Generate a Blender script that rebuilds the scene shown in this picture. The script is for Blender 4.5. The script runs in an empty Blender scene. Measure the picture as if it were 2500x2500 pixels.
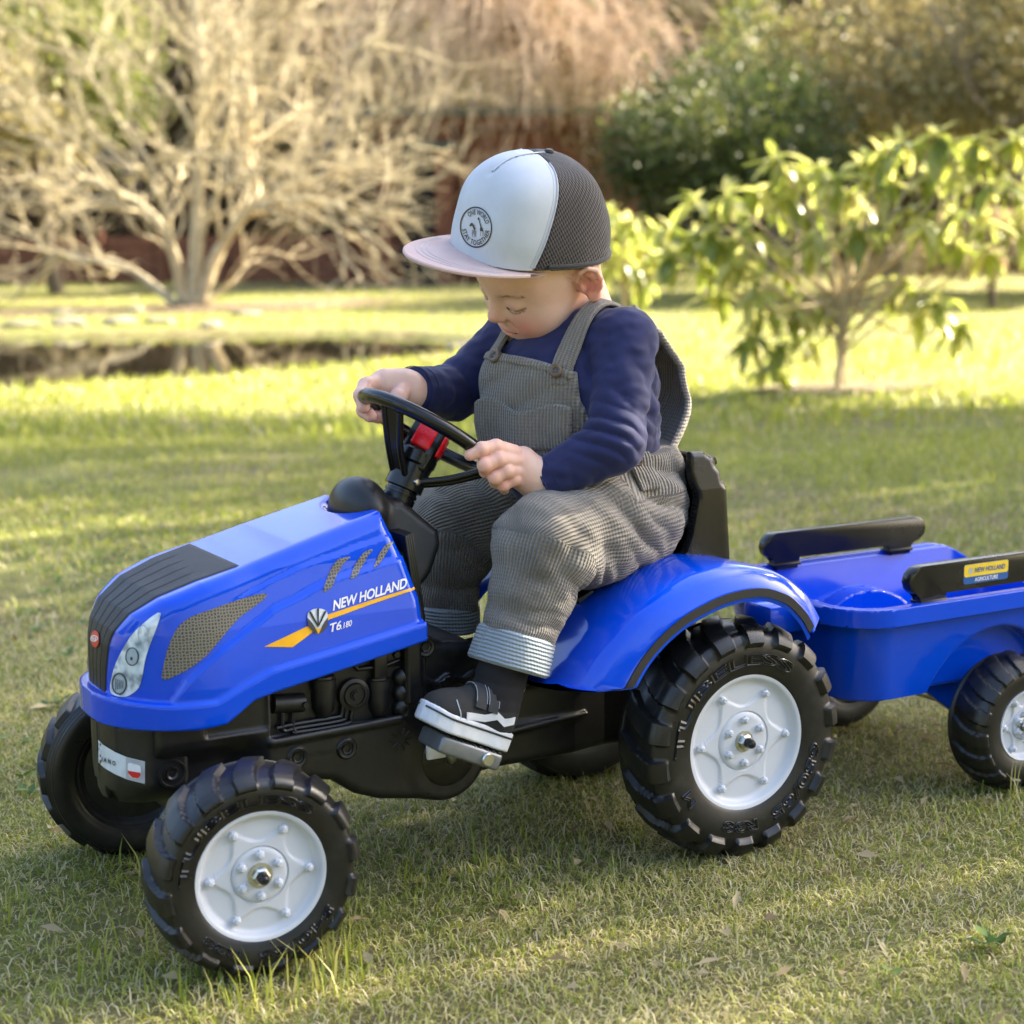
import bpy, bmesh, math, random
import numpy as np
from mathutils import Vector, Matrix
D = bpy.data
SC = bpy.context.scene
COL = SC.collection
random.seed(7); RNG = np.random.default_rng(11)
rad = math.radians

# ------------------------------------------------------------------ camera
# world: X runs from the tractor's nose to its tail, Y away from the viewer, Z up, metres
CAM_P = np.array([-.6064, -1.8172, .7536]); F_PX = 4201.3
PIT, YAW, ROLL = .1597, .5186, -.0099
FW = np.array([math.sin(YAW)*math.cos(PIT), math.cos(YAW)*math.cos(PIT), -math.sin(PIT)])
RT = np.array([math.cos(YAW), -math.sin(YAW), 0.]); UP = np.cross(RT, FW)
RT, UP = RT*math.cos(ROLL)+UP*math.sin(ROLL), UP*math.cos(ROLL)-RT*math.sin(ROLL)
cam_d = D.cameras.new('camera'); cam = D.objects.new('camera', cam_d); COL.objects.link(cam)
cam.matrix_world = Matrix(((RT[0], UP[0], -FW[0], CAM_P[0]), (RT[1], UP[1], -FW[1], CAM_P[1]),
                           (RT[2], UP[2], -FW[2], CAM_P[2]), (0, 0, 0, 1)))
cam_d.sensor_width = 36; cam_d.lens = 36*F_PX/2500
cam_d.clip_start = .05; cam_d.clip_end = 500
cam_d.dof.use_dof = True; cam_d.dof.focus_distance = 2.03; cam_d.dof.aperture_fstop = 5.0
SC.camera = cam
SC.render.resolution_x = SC.render.resolution_y = 1024

# ------------------------------------------------------------------ sky, sun, exposure
SUN_AZ, SUN_EL = rad(92), rad(34)       # azimuth: from +Y (away from the viewer) towards +X
w = D.worlds.new('World'); SC.world = w; w.use_nodes = True
nt = w.node_tree; nt.nodes.clear()
sky = nt.nodes.new('ShaderNodeTexSky'); sky.sky_type = 'NISHITA'; sky.sun_disc = False
sky.sun_elevation = SUN_EL; sky.sun_rotation = SUN_AZ; sky.dust_density = 4.0; sky.air_density = 1.0
bg = nt.nodes.new('ShaderNodeBackground'); bg.inputs['Strength'].default_value = .115
wo = nt.nodes.new('ShaderNodeOutputWorld')
nt.links.new(sky.outputs[0], bg.inputs[0]); nt.links.new(bg.outputs[0], wo.inputs[0])
sl = D.lights.new('sun', 'SUN'); sl.energy = 5.0; sl.angle = rad(.53); sl.color = (1, .90, .70)
so = D.objects.new('sun', sl); COL.objects.link(so)
SUN_DIR = Vector((math.sin(SUN_AZ)*math.cos(SUN_EL), math.cos(SUN_AZ)*math.cos(SUN_EL), math.sin(SUN_EL)))
so.rotation_euler = SUN_DIR.to_track_quat('Z', 'Y').to_euler(); so.location = (0, 0, 12)
SC.view_settings.view_transform = 'Standard'; SC.view_settings.look = 'None'
SC.view_settings.exposure = 2.65; SC.view_settings.gamma = 1
SC.render.engine = 'CYCLES'

# ------------------------------------------------------------------ helpers
WOFF = {}
def ray(u, v):
    u = np.asarray(u, float); v = np.asarray(v, float)
    d = FW + RT*((u-1250)/F_PX)[..., None] + UP*((1250-v)/F_PX)[..., None]
    return d/np.linalg.norm(d, axis=-1, keepdims=True)
def at(u, v, ax, val):
    """where the line of sight through photo pixel (u, v) meets the plane axis = val"""
    d = ray(u, v); return CAM_P + d*((val-CAM_P[ax])/d[..., ax])[..., None]

def tag(o, label=None, cat=None, group=None, kind=None):
    if label: o['label'] = label
    if cat: o['category'] = cat
    if group: o['group'] = group
    if kind: o['kind'] = kind
    return o
def empty(name, loc):
    o = D.objects.new(name, None); COL.objects.link(o); o.location = loc; o.empty_display_size = .05
    WOFF[o.name] = np.array(loc, float); return o
def link(name, me, parent=None, loc=(0, 0, 0), local=False):
    o = D.objects.new(name, me); COL.objects.link(o); loc = np.array(loc, float)
    if parent is not None:
        o.parent = parent
        o.location = loc if local else loc-WOFF.get(parent.name, np.zeros(3))
    else: o.location = loc
    WOFF[o.name] = loc if not local else loc+WOFF.get(parent.name, np.zeros(3))
    return o
def mesh(name, V, F, mat=None, sharp=35, smooth=True, normals=None):
    me = D.meshes.new(name)
    V = np.asarray(V, np.float32)
    if isinstance(F, np.ndarray):
        n = F.shape[1]
        me.vertices.add(len(V)); me.vertices.foreach_set('co', V.ravel())
        me.loops.add(F.size); me.loops.foreach_set('vertex_index', F.ravel().astype(np.int32))
        me.polygons.add(len(F)); me.polygons.foreach_set('loop_start', np.arange(0, F.size, n, dtype=np.int32))
        me.update(calc_edges=True)
    else:
        me.from_pydata([tuple(v) for v in V], [], F); me.update()
    if mat is not None: me.materials.append(mat)
    if smooth and len(me.polygons):
        me.polygons.foreach_set('use_smooth', np.ones(len(me.polygons), bool))
        if sharp and normals is None: me.set_sharp_from_angle(angle=rad(sharp))
    if normals is not None: me.normals_split_custom_set_from_vertices(np.asarray(normals, np.float32).tolist())
    return me
def fattr(me, name, vals):
    a = me.attributes.new(name, 'FLOAT', 'POINT'); a.data.foreach_set('value', np.asarray(vals, np.float32))
def vattr(me, name, vals):
    a = me.attributes.new(name, 'FLOAT_VECTOR', 'POINT'); a.data.foreach_set('vector', np.asarray(vals, np.float32).ravel())
def obj(name, VF, mat, parent=None, loc=(0, 0, 0), local=False, **k):
    return link(name, mesh(name, VF[0], VF[1], mat, **k), parent, loc, local)

# shape collector: lists of vertices and faces
class MB:
    def __init__(s): s.v = []; s.f = []
    def add(s, V, F):
        n = len(s.v); s.v += [tuple(p) for p in V]; s.f += [tuple(i+n for i in f) for f in F]; return s
    def VF(s): return s.v, s.f
def rbox(c, h, r=.004, n=2, M=None):
    """rounded box: centre c, half sizes h, edge radius r"""
    bm = bmesh.new(); bmesh.ops.create_cube(bm, size=1)
    for v in bm.verts: v.co = Vector((v.co.x*2*h[0], v.co.y*2*h[1], v.co.z*2*h[2]))
    if r > 0: bmesh.ops.bevel(bm, geom=list(bm.edges), offset=min(r, min(h)*.95), segments=n, affect='EDGES', profile=.5)
    if M is not None: bmesh.ops.transform(bm, matrix=M.to_4x4(), verts=bm.verts)
    V = [(v.co.x+c[0], v.co.y+c[1], v.co.z+c[2]) for v in bm.verts]; F = [[v.index for v in f.verts] for f in bm.faces]
    bm.free(); return V, F
def frame_of(d):
    d = np.asarray(d, float); d = d/np.linalg.norm(d)
    a = np.array([0, 0, 1.]) if abs(d[2]) < .9 else np.array([1., 0, 0])
    u = np.cross(a, d); u /= np.linalg.norm(u); return u, np.cross(d, u), d
def lathe(prof, n=32, o=(0, 0, 0), axis=(0, -1, 0), close=False):
    """revolve (radius, height) pairs about axis"""
    u, v, d = frame_of(axis); o = np.asarray(o, float); V = []; m = len(prof)
    for i in range(n):
        a = 2*math.pi*i/n; e = u*math.cos(a)+v*math.sin(a)
        for r, h in prof: V.append(o+e*r+d*h)
    F = []
    for i in range(n):
        for j in range(m-1 if not close else m):
            a, b = i*m+j, i*m+(j+1) % m; c, e2 = ((i+1) % n)*m+(j+1) % m, ((i+1) % n)*m+j
            F.append((a, e2, c, b))
    return V, F
def tube(P, R, n=8, cap=True):
    P = np.asarray(P, float); R = np.ones(len(P))*R if np.isscalar(R) else np.asarray(R, float)
    T = np.gradient(P, axis=0); T /= np.maximum(np.linalg.norm(T, axis=1, keepdims=True), 1e-9)
    u, v, _ = frame_of(T[0]); V = []
    for i in range(len(P)):
        u = u-T[i]*(u@T[i]); u /= np.linalg.norm(u); v = np.cross(T[i], u)
        for k in range(n):
            a = 2*math.pi*k/n; V.append(P[i]+R[i]*(u*math.cos(a)+v*math.sin(a)))
    F = [(i*n+k, i*n+(k+1) % n, (i+1)*n+(k+1) % n, (i+1)*n+k) for i in range(len(P)-1) for k in range(n)]
    if cap: F += [tuple(range(n))[::-1], tuple((len(P)-1)*n+k for k in range(n))]
    return V, F
def smoothpath(P, n=8):
    """Catmull-Rom through points"""
    P = np.asarray(P, float); Q = np.vstack([2*P[0]-P[1], P, 2*P[-1]-P[-2]]); out = []
    for i in range(1, len(Q)-2):
        for t in np.linspace(0, 1, n, endpoint=False):
            a, b, c, d = Q[i-1:i+3]
            out.append(.5*((2*b)+(c-a)*t+(2*a-5*b+4*c-d)*t*t+(3*b-a-3*c+d)*t**3))
    out.append(P[-1]); return np.array(out)
def prism(poly, ax, lo, hi, r=.002, n=2):
    """extrude a 2D outline (the two axes other than ax, in order) from lo to hi with bevelled rims"""
    bm = bmesh.new(); o = [i for i in range(3) if i != ax]
    def P(p, h):
        q = [0, 0, 0]; q[o[0]] = p[0]; q[o[1]] = p[1]; q[ax] = h; return q
    a = [bm.verts.new(P(p, lo)) for p in poly]; b = [bm.verts.new(P(p, hi)) for p in poly]
    m = len(poly); f1 = bm.faces.new(a[::-1]); f2 = bm.faces.new(b)
    for i in range(m): bm.faces.new((a[i], a[(i+1) % m], b[(i+1) % m], b[i]))
    if r > 0: bmesh.ops.bevel(bm, geom=list(f1.edges)+list(f2.edges), offset=r, segments=n, affect='EDGES', profile=.5)
    bmesh.ops.recalc_face_normals(bm, faces=bm.faces)
    bm.verts.index_update()
    V = [tuple(v.co) for v in bm.verts]; F = [[v.index for v in f.verts] for f in bm.faces]; bm.free(); return V, F
def grid_faces(nu, nv, cu=False, cv=False):
    i, j = np.meshgrid(np.arange(nu if cu else nu-1), np.arange(nv if cv else nv-1), indexing='ij')
    i2, j2 = (i+1) % nu, (j+1) % nv
    return np.stack([i*nv+j, i2*nv+j, i2*nv+j2, i*nv+j2], -1).reshape(-1, 4)
def sstep(x, a, b):
    t = np.clip((x-a)/(b-a), 0, 1); return t*t*(3-2*t)

# ------------------------------------------------------------------ signed distance shapes
def sm_min(a, b, k):
    h = np.clip(.5+.5*(b-a)/k, 0, 1); return b*(1-h)+a*h-k*h*(1-h)
def sm_max(a, b, k): return -sm_min(-a, -b, k)
def s_cap(p, a, b, r1, r2=None):
    a = np.asarray(a, float); b = np.asarray(b, float); r2 = r1 if r2 is None else r2
    ab = b-a; t = np.clip(((p-a)@ab)/(ab@ab), 0, 1)
    return np.linalg.norm(p-a-t[:, None]*ab, axis=1)-(r1+(r2-r1)*t)
def s_ell(p, c, r, M=None):
    q = p-np.asarray(c, float)
    if M is not None: q = q@M          # columns of M: the local axes
    r = np.asarray(r, float); k0 = np.linalg.norm(q/r, axis=1); k1 = np.linalg.norm(q/(r*r), axis=1)
    return np.where(k1 < 1e-6, -r.min(), k0*(k0-1)/np.maximum(k1, 1e-9))
def s_box(p, c, h, r=0., M=None):
    q = p-np.asarray(c, float)
    if M is not None: q = q@M
    q = np.abs(q)-(np.asarray(h, float)-r)
    return np.linalg.norm(np.maximum(q, 0), axis=1)+np.minimum(q.max(axis=1), 0)-r
def s_poly(x, y, P):
    """distance to a closed 2D polygon, negative inside"""
    P = np.asarray(P, float); d = np.full(len(x), 1e9); ins = np.zeros(len(x), bool)
    for i in range(len(P)):
        a = P[i]; b = P[(i+1) % len(P)]; e = b-a; wx, wy = x-a[0], y-a[1]
        t = np.clip((wx*e[0]+wy*e[1])/(e@e), 0, 1)
        d = np.minimum(d, (wx-t*e[0])**2+(wy-t*e[1])**2)
        c = (a[1] <= y) != (b[1] <= y)
        if abs(e[1]) > 1e-12: ins ^= c & (x < a[0]+(y-a[1])*e[0]/e[1])
    return np.where(ins, -1, 1)*np.sqrt(d)
def rotm(rx=0, ry=0, rz=0):
    return np.array((Matrix.Rotation(rz, 3, 'Z') @ Matrix.Rotation(ry, 3, 'Y') @ Matrix.Rotation(rx, 3, 'X')))
def s_grad(f, p, e=4e-4):
    k = np.array([[1, -1, -1], [-1, -1, 1], [-1, 1, -1], [1, 1, 1.]]); g = 0
    for d in k: g = g+d*f(p+d*e)[:, None]
    return g/(4*e)
def nets(f, lo, hi, h, newton=2):
    """surface of f = 0 as a quad mesh: (V, F, normals)"""
    lo = np.asarray(lo, float); n = np.ceil((np.asarray(hi, float)-lo)/h).astype(int)+1
    B = 12; nb = -(-n//B); N = nb*B
    A = np.empty(tuple(N), np.float32)
    g = np.stack(np.meshgrid(*[np.arange(k) for k in nb], indexing='ij'), -1).reshape(-1, 3)
    c = lo+(g*B+(B-1)/2)*h; dc = f(c)
    lim = B*h*.5*1.74*1.35+h
    loc = np.stack(np.meshgrid(*[np.arange(B)]*3, indexing='ij'), -1).reshape(-1, 3)
    act = np.abs(dc) < lim
    for b, d in zip(g[~act], dc[~act]): A[b[0]*B:b[0]*B+B, b[1]*B:b[1]*B+B, b[2]*B:b[2]*B+B] = d
    ga = g[act]
    for s in range(0, len(ga), 64):
        q = ga[s:s+64]; P = lo+(q[:, None, :]*B+loc[None])*h
        d = f(P.reshape(-1, 3)).reshape(len(q), B, B, B)
        for b, dd in zip(q, d): A[b[0]*B:b[0]*B+B, b[1]*B:b[1]*B+B, b[2]*B:b[2]*B+B] = dd
    S = A < 0
    corners = [(i, j, k) for i in (0, 1) for j in (0, 1) for k in (0, 1)]
    sl_ = lambda o: tuple(slice(o[a], N[a]-1+o[a]) for a in range(3))
    cnt = np.zeros(tuple(N-1), np.int8)
    for o in corners: cnt += S[sl_(o)]
    idx = np.argwhere((cnt > 0) & (cnt < 8))
    vid = np.full(tuple(N-1), -1, np.int32); vid[idx[:, 0], idx[:, 1], idx[:, 2]] = np.arange(len(idx))
    val = {o: A[idx[:, 0]+o[0], idx[:, 1]+o[1], idx[:, 2]+o[2]] for o in corners}
    acc = np.zeros((len(idx), 3)); m = np.zeros(len(idx))
    for a in corners:
        for ax in range(3):
            if a[ax] == 0:
                b = list(a); b[ax] = 1; b = tuple(b); va, vb = val[a], val[b]
                x = (va < 0) != (vb < 0); t = np.where(x, va/np.where(x, va-vb, 1), 0)
                p = np.tile(np.array(a, float), (len(idx), 1)); p[:, ax] += t
                acc += p*x[:, None]; m += x
    V = lo+(idx+acc/m[:, None])*h
    F = []
    for ax in range(3):
        a1, a2 = (ax+1) % 3, (ax+2) % 3
        s0 = [slice(None)]*3; s1 = [slice(None)]*3; s0[ax] = slice(0, -1); s1[ax] = slice(1, None)
        x0, x1 = S[tuple(s0)], S[tuple(s1)]
        e = np.argwhere(x0 != x1); e = e[(e[:, a1] > 0) & (e[:, a2] > 0) & (e[:, a1] < N[a1]-1) & (e[:, a2] < N[a2]-1)]
        fl = x0[e[:, 0], e[:, 1], e[:, 2]]
        def cell(o1, o2):
            q = e.copy(); q[:, a1] -= o1; q[:, a2] -= o2; return vid[q[:, 0], q[:, 1], q[:, 2]]
        q = np.stack([cell(1, 1), cell(0, 1), cell(0, 0), cell(1, 0)], 1)
        q[~fl] = q[~fl][:, ::-1]; F.append(q)
    F = np.vstack(F); F = F[(F >= 0).all(1)]
    for _ in range(newton):
        gr = s_grad(f, V); st = f(V)[:, None]*gr/np.maximum((gr**2).sum(1, keepdims=True), .05)
        V = V-np.clip(st, -h, h)
    gr = s_grad(f, V); nr = gr/np.maximum(np.linalg.norm(gr, axis=1, keepdims=True), 1e-9)
    return V, F, nr
def sdf_obj(name, f, lo, hi, h, mat, parent=None, attrs=None, **k):
    V, F, nr = nets(f, lo, hi, h)
    me = mesh(name, V, F, mat, normals=nr)
    if attrs:
        for an, fn in attrs.items():
            a = fn(V)
            (vattr if a.ndim == 2 else fattr)(me, an, a)
    return link(name, me, parent, **k)
def trace(f, u, v, off=0., n=60, start=1.2):
    """photo pixels -> points on the surface f = 0 they fall on"""
    d = ray(u, v); p = CAM_P+d*start
    for _ in range(n): p = p+d*np.clip(f(p)*.8, -.02, .1)[:, None]
    if off: 
        g = s_grad(f, p); p = p+off*g/np.linalg.norm(g, axis=1, keepdims=True)
    return p

# ------------------------------------------------------------------ materials
def nmat(name):
    m = D.materials.new(name); m.use_nodes = True; nt = m.node_tree; nt.nodes.clear()
    out = nt.nodes.new('ShaderNodeOutputMaterial'); b = nt.nodes.new('ShaderNodeBsdfPrincipled')
    nt.links.new(b.outputs[0], out.inputs[0]); return m, nt, b
def N(nt, t, **k):
    n = nt.nodes.new('ShaderNode'+t)
    for a, v in k.items():
        if a in n.inputs: n.inputs[a].default_value = v
        else: setattr(n, a, v)
    return n
def L(nt, a, b): nt.links.new(a, b)
def rgb(c): return (c[0], c[1], c[2], 1)
def noise(nt, scale, detail=4, rough=.55, coord='Object', vec=None):
    t = N(nt, 'TexNoise'); t.inputs['Scale'].default_value = scale; t.inputs['Detail'].default_value = detail
    t.inputs['Roughness'].default_value = rough
    if vec is None:
        c = N(nt, 'TexCoord'); vec = c.outputs[coord]
    L(nt, vec, t.inputs['Vector']); return t
def ramp(nt, src, stops):
    r = N(nt, 'ValToRGB'); e = r.color_ramp.elements
    while len(e) < len(stops): e.new(.5)
    for q, (p, c) in zip(e, stops): q.position = p; q.color = rgb(c) if len(c) == 3 else c
    L(nt, src, r.inputs[0]); return r
def bump(nt, b, height, strength=.3, dist=.002):
    n = N(nt, 'Bump'); n.inputs['Strength'].default_value = strength; n.inputs['Distance'].default_value = dist
    L(nt, height, n.inputs['Height']); L(nt, n.outputs[0], b.inputs['Normal']); return n
def plastic(name, c, rough=.3, spec=.5, var=.1, bscale=0, bstr=.15, dust=0., coat=0.):
    """moulded plastic with uneven gloss, faint grain and a little dust"""
    m, nt, b = nmat(name)
    n1 = noise(nt, 9, 5); n2 = noise(nt, 160, 3)
    r = ramp(nt, n1.outputs[0], [(.3, (max(rough-var, .02),)*3), (.7, (rough+var,)*3)])
    mx = N(nt, 'MixRGB', blend_type='ADD'); mx.inputs[0].default_value = .08
    L(nt, r.outputs[0], mx.inputs[1]); L(nt, n2.outputs[0], mx.inputs[2]); L(nt, mx.outputs[0], b.inputs['Roughness'])
    if dust:
        dn = noise(nt, 38, 6, .7); dr = ramp(nt, dn.outputs[0], [(.5, (0, 0, 0)), (.75, (dust,)*3)])
        mc = N(nt, 'MixRGB'); mc.inputs[1].default_value = rgb(c); mc.inputs[2].default_value = (.23, .2, .15, 1)
        L(nt, dr.outputs[0], mc.inputs[0]); L(nt, mc.outputs[0], b.inputs['Base Color'])
    else: b.inputs['Base Color'].default_value = rgb(c)
    b.inputs['Specular IOR Level'].default_value = spec
    if coat: b.inputs['Coat Weight'].default_value = coat; b.inputs['Coat Roughness'].default_value = .05
    bn = noise(nt, bscale or 45, 4); bump(nt, b, bn.outputs[0], bstr if bscale else .05, .001)
    return m
def flat(name, c, rough=.4, metal=0., spec=.5):
    m, nt, b = nmat(name); n1 = noise(nt, 60, 4)
    r = ramp(nt, n1.outputs[0], [(.3, tuple(x*.88 for x in c)), (.7, tuple(min(x*1.08, 1) for x in c))])
    L(nt, r.outputs[0], b.inputs['Base Color']); b.inputs['Roughness'].default_value = rough
    b.inputs['Metallic'].default_value = metal; b.inputs['Specular IOR Level'].default_value = spec
    return m
# ================================================================== ground, pond
def fbm(x, y, seed=0, oct_=4, base=1.):
    r = np.random.default_rng(seed); v = 0; a = 1.; f = base; tot = 0
    for _ in range(oct_):
        for k in range(3):
            t = r.uniform(0, 6.28); ph = r.uniform(0, 6.28); v = v+a/3*np.sin((x*math.cos(t)+y*math.sin(t))*f+ph+1.3*np.sin((x*math.sin(t)-y*math.cos(t))*f*.7+ph*2))
        tot += a; a *= .55; f *= 2.1
    return v/tot
POND = smoothpath(np.array([(-1.2, 8.6), (1.0, 7.3), (2.1, 7.3), (3.0, 7.45), (3.8, 7.7), (4.8, 8.4), (5.5, 9.3), (5.7, 10.3), (5.2, 11.3), (4.2, 12.0), (3.0, 12.6), (1.0, 13.6), (-1.5, 13.5), (-2.2, 11), (-1.2, 8.6)]), 5)[:-1]
def pond_d(x, y): return s_poly(np.ravel(x), np.ravel(y), POND).reshape(np.shape(x))
def ground_z(x, y):
    d = pond_d(x, y); return -.42*sstep(-d, -.03, .5)+.012*fbm(x, y, 3, 3, 1.1)*sstep(np.hypot(x-.5, y), 1.2, 3.)
gx = np.unique(np.concatenate([[-220, -120, -70, -45, -30, -20, -14, -10, -7, -5, -4], np.arange(-3.4, 7.2, .17), [8, 9.5, 11, 13, 16, 20, 26, 35, 50, 75, 120, 220]]))
gy = np.unique(np.concatenate([[-220, -120, -70, -40, -24, -15, -10, -7, -5, -3.5, -2.5, -1.5, -.7, 0, .8, 1.6, 2.4, 3.2, 4, 4.8, 5.6, 6.2], np.arange(6.6, 14.6, .17), [15.5, 16.5, 18, 20, 23, 27, 33, 42, 60, 90, 150, 230]]))
XX, YY = np.meshgrid(gx, gy, indexing='ij'); ZZ = ground_z(XX, YY)
m, nt, b = nmat('lawn_soil')
n1 = noise(nt, .9, 6, .6); n2 = noise(nt, 14, 6, .65); n3 = noise(nt, 90, 5, .7)
r1 = ramp(nt, n1.outputs[0], [(.35, (.16, .19, .04)), (.5, (.21, .21, .06)), (.66, (.25, .21, .10))])
r2 = ramp(nt, n2.outputs[0], [(.3, (.55, .5, .4)), (.6, (1, 1, 1)), (.8, (1.25, 1.2, .9))]); mm = N(nt, 'MixRGB', blend_type='MULTIPLY'); mm.inputs[0].default_value = 1
L(nt, r1.outputs[0], mm.inputs[1]); L(nt, r2.outputs[0], mm.inputs[2])
r3 = ramp(nt, n3.outputs[0], [(.3, (.5, .45, .38)), (.65, (1.1, 1.1, 1))]); m3 = N(nt, 'MixRGB', blend_type='MULTIPLY'); m3.inputs[0].default_value = .9
L(nt, mm.outputs[0], m3.inputs[1]); L(nt, r3.outputs[0], m3.inputs[2]); L(nt, m3.outputs[0], b.inputs['Base Color']); b.inputs['Roughness'].default_value = .95
bump(nt, b, n3.outputs[0], .8, .02); SOIL = m
gnd = obj('lawn', (np.stack([XX, YY, ZZ], -1).reshape(-1, 3), grid_faces(len(gx), len(gy))), SOIL, sharp=0); tag(gnd, kind='structure')
m, nt, b = nmat('pond_water'); b.inputs['Base Color'].default_value = (.012, .010, .006, 1); b.inputs['Roughness'].default_value = .03; b.inputs['IOR'].default_value = 1.33
n1 = noise(nt, 5, 3); bump(nt, b, n1.outputs[0], .05, .01); WATER = m
pc = np.vstack([POND+(POND-POND.mean(0))*.02]); wv_ = np.column_stack([pc, np.full(len(pc), -.045)]); ctr = np.array([[*POND.mean(0), -.045]])
V = np.vstack([wv_, ctr]); n_ = len(pc); po = obj('pond', (V, [(i, (i+1) % n_, n_) for i in range(n_)]), WATER, smooth=False); tag(po, kind='structure')
# bare earth patches where grass is thin
def bed(name, c, rx, ry, seed, col):
    r = np.random.default_rng(seed); n = 40; a = np.linspace(0, 2*math.pi, n+1)[:-1]; k = 1+.18*np.sin(a*3+r.uniform(0, 6))+.10*np.sin(a*7+r.uniform(0, 6))
    P = np.stack([c[0]+rx*k*np.cos(a), c[1]+ry*k*np.sin(a)], 1); V = np.column_stack([np.vstack([P, np.array(c)+(P-np.array(c))*.5, [c]]), np.zeros(2*n+1)])
    V[:, 2] = ground_z(V[:, 0], V[:, 1])+np.where(np.arange(2*n+1) < n, .004, .02)
    F = [(i, (i+1) % n, n+(i+1) % n, n+i) for i in range(n)]+[(n+i, n+(i+1) % n, 2*n) for i in range(n)]
    m, nt, b = nmat(name+'_mulch'); n1 = noise(nt, 25, 6, .7); r1 = ramp(nt, n1.outputs[0], [(.3, tuple(x*.45 for x in col)), (.7, col)]); L(nt, r1.outputs[0], b.inputs['Base Color']); b.inputs['Roughness'].default_value = 1
    bump(nt, b, n1.outputs[0], 1, .03); return tag(obj(name, (V, F), m, sharp=0), kind='structure')
bed('flower_bed', (4.85, 4.58), .5, .28, 2, (.24, .18, .10))
bed('shrub_bed', (5.4, 16.3), 3.2, 1.1, 5, (.26, .17, .10))
bed('wall_bed', (12.0, 22.6), 5.5, 1.0, 6, (.13, .07, .045))
# ================================================================== pedal tractor
BLUE = plastic('blue_plastic', (.0002, .062, .60), rough=.08, spec=.4, var=.05, coat=.25, dust=.03)
BLACK = plastic('black_moulded_plastic', (.006, .006, .0065), rough=.36, var=.1, bscale=220, bstr=.12, dust=.045)
BLACK_G = plastic('black_gloss_plastic', (.005, .005, .0055), rough=.2, var=.08, dust=.03)
BLACK_T = plastic('black_grained_panel', (.010, .010, .011), rough=.48, var=.06, bscale=700, bstr=.35)
TYRE = plastic('black_tyre_plastic', (.008, .008, .008), rough=.33, var=.12, bscale=90, bstr=.15, dust=.08)
RIMW = plastic('white_rim_plastic', (.53, .55, .59), rough=.35, var=.08, dust=.06)
STEEL = flat('zinc_steel', (.62, .62, .6), .28, 1.)
GREYP = flat('grey_worn_pedal', (.20, .21, .225), .35, .5)
RED = plastic('red_plastic', (.62, .006, .012), rough=.25, var=.05)
PRINT_W = flat('white_print', (.82, .82, .84), .35)
PRINT_B = flat('black_print', (.015, .015, .02), .35)
PRINT_R = flat('red_print', (.6, .02, .02), .35)
PRINT_G = flat('grey_print', (.42, .43, .46), .35)
PRINT_G2 = flat('pale_grey_print', (.62, .66, .7), .25)
PRINT_BL = flat('blue_print', (.01, .09, .3), .35)
PRINT_Y = flat('yellow_print', (.85, .42, .01), .35)

TR = tag(empty('pedal_tractor', (.3, 0, 0)), 'blue and black plastic pedal tractor with white wheels, ridden by a toddler', 'pedal tractor')

# ---- hood: side profile, plan and draft as one smooth solid
HPROF = [(-.0955, .240), (-.0955, .262), (-.0945, .30), (-.0925, .322), (-.0865, .3385), (-.0715, .3580), (-.044, .3758), (-.003, .3905),
         (.0485, .4035), (.11, .4205), (.16, .4335), (.215, .4475), (.232, .40), (.2475, .35), (.2505, .318), (.2455, .303),
         (.16, .2865), (.066, .2700), (.040, .264), (.022, .2515), (.008, .2425), (-.02, .240)]
HP = np.array(HPROF)
def lip_top(x): return np.interp(x, [-.13, -.04, -.0, .03, .062, .25], [.2715, .2665, .2675, .2815, .294, .3245])
def bot_z(x): return np.interp(x, [-.13, -.02, .008, .022, .040, .066, .16, .2455], [.2405, .2395, .2425, .2515, .264, .270, .2865, .303])
def hood_side(x, z):
    wz = np.interp(z, [.23, .28, .34, .40, .45], [.1165, .116, .112, .103, .090])
    cz = np.interp(x, [-.06, -.0446, -.0298, .0067, .0681, .1435, .2319, .26], [.245, .2692, .2901, .3198, .3563, .383, .3976, .401])
    wz = wz+.0055*sstep(cz-z, -.004, .003)
    cu = np.interp(x, [.03, .0609, .1057, .2229], [.372, .3833, .3983, .4235])
    wz = wz-.0028*sstep(z-cu, -.002, .002)*sstep(x, .02, .06)
    t = np.clip((.02-x)/.1185, 0, .9999)
    return wz*(1-t**2.2)**(1/2.2)
def hood_core(p):
    x, y, z = p[:, 0], np.abs(p[:, 1]), p[:, 2]
    d1 = s_poly(x, z, HP); d2 = (y-hood_side(x, z))*.85
    return sm_max(d1, d2, .016)
def hood(p):
    x, y, z = p[:, 0], np.abs(p[:, 1]), p[:, 2]
    c = hood_core(p)
    t = np.clip((.02-x)/.1285, 0, .9999); wl = .1245*(1-t**2.2)**(1/2.2)
    li = sm_max(sm_max((y-wl)*.85, z-lip_top(x), .005), bot_z(x)-.002-z, .004)
    li = np.maximum(li, np.maximum(x-.2485, -.1075-x))
    d = sm_min(c, li, .004)
    # seat for the filter cowl and the ears either side of it
    cut = s_ell(p, (.222, 0, .462), (.042, .062, .042))
    return sm_max(d, -cut, .004)
hood_o = sdf_obj('hood', hood, (-.14, -.14, .225), (.265, .14, .465), .0025, BLUE, TR)

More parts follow.
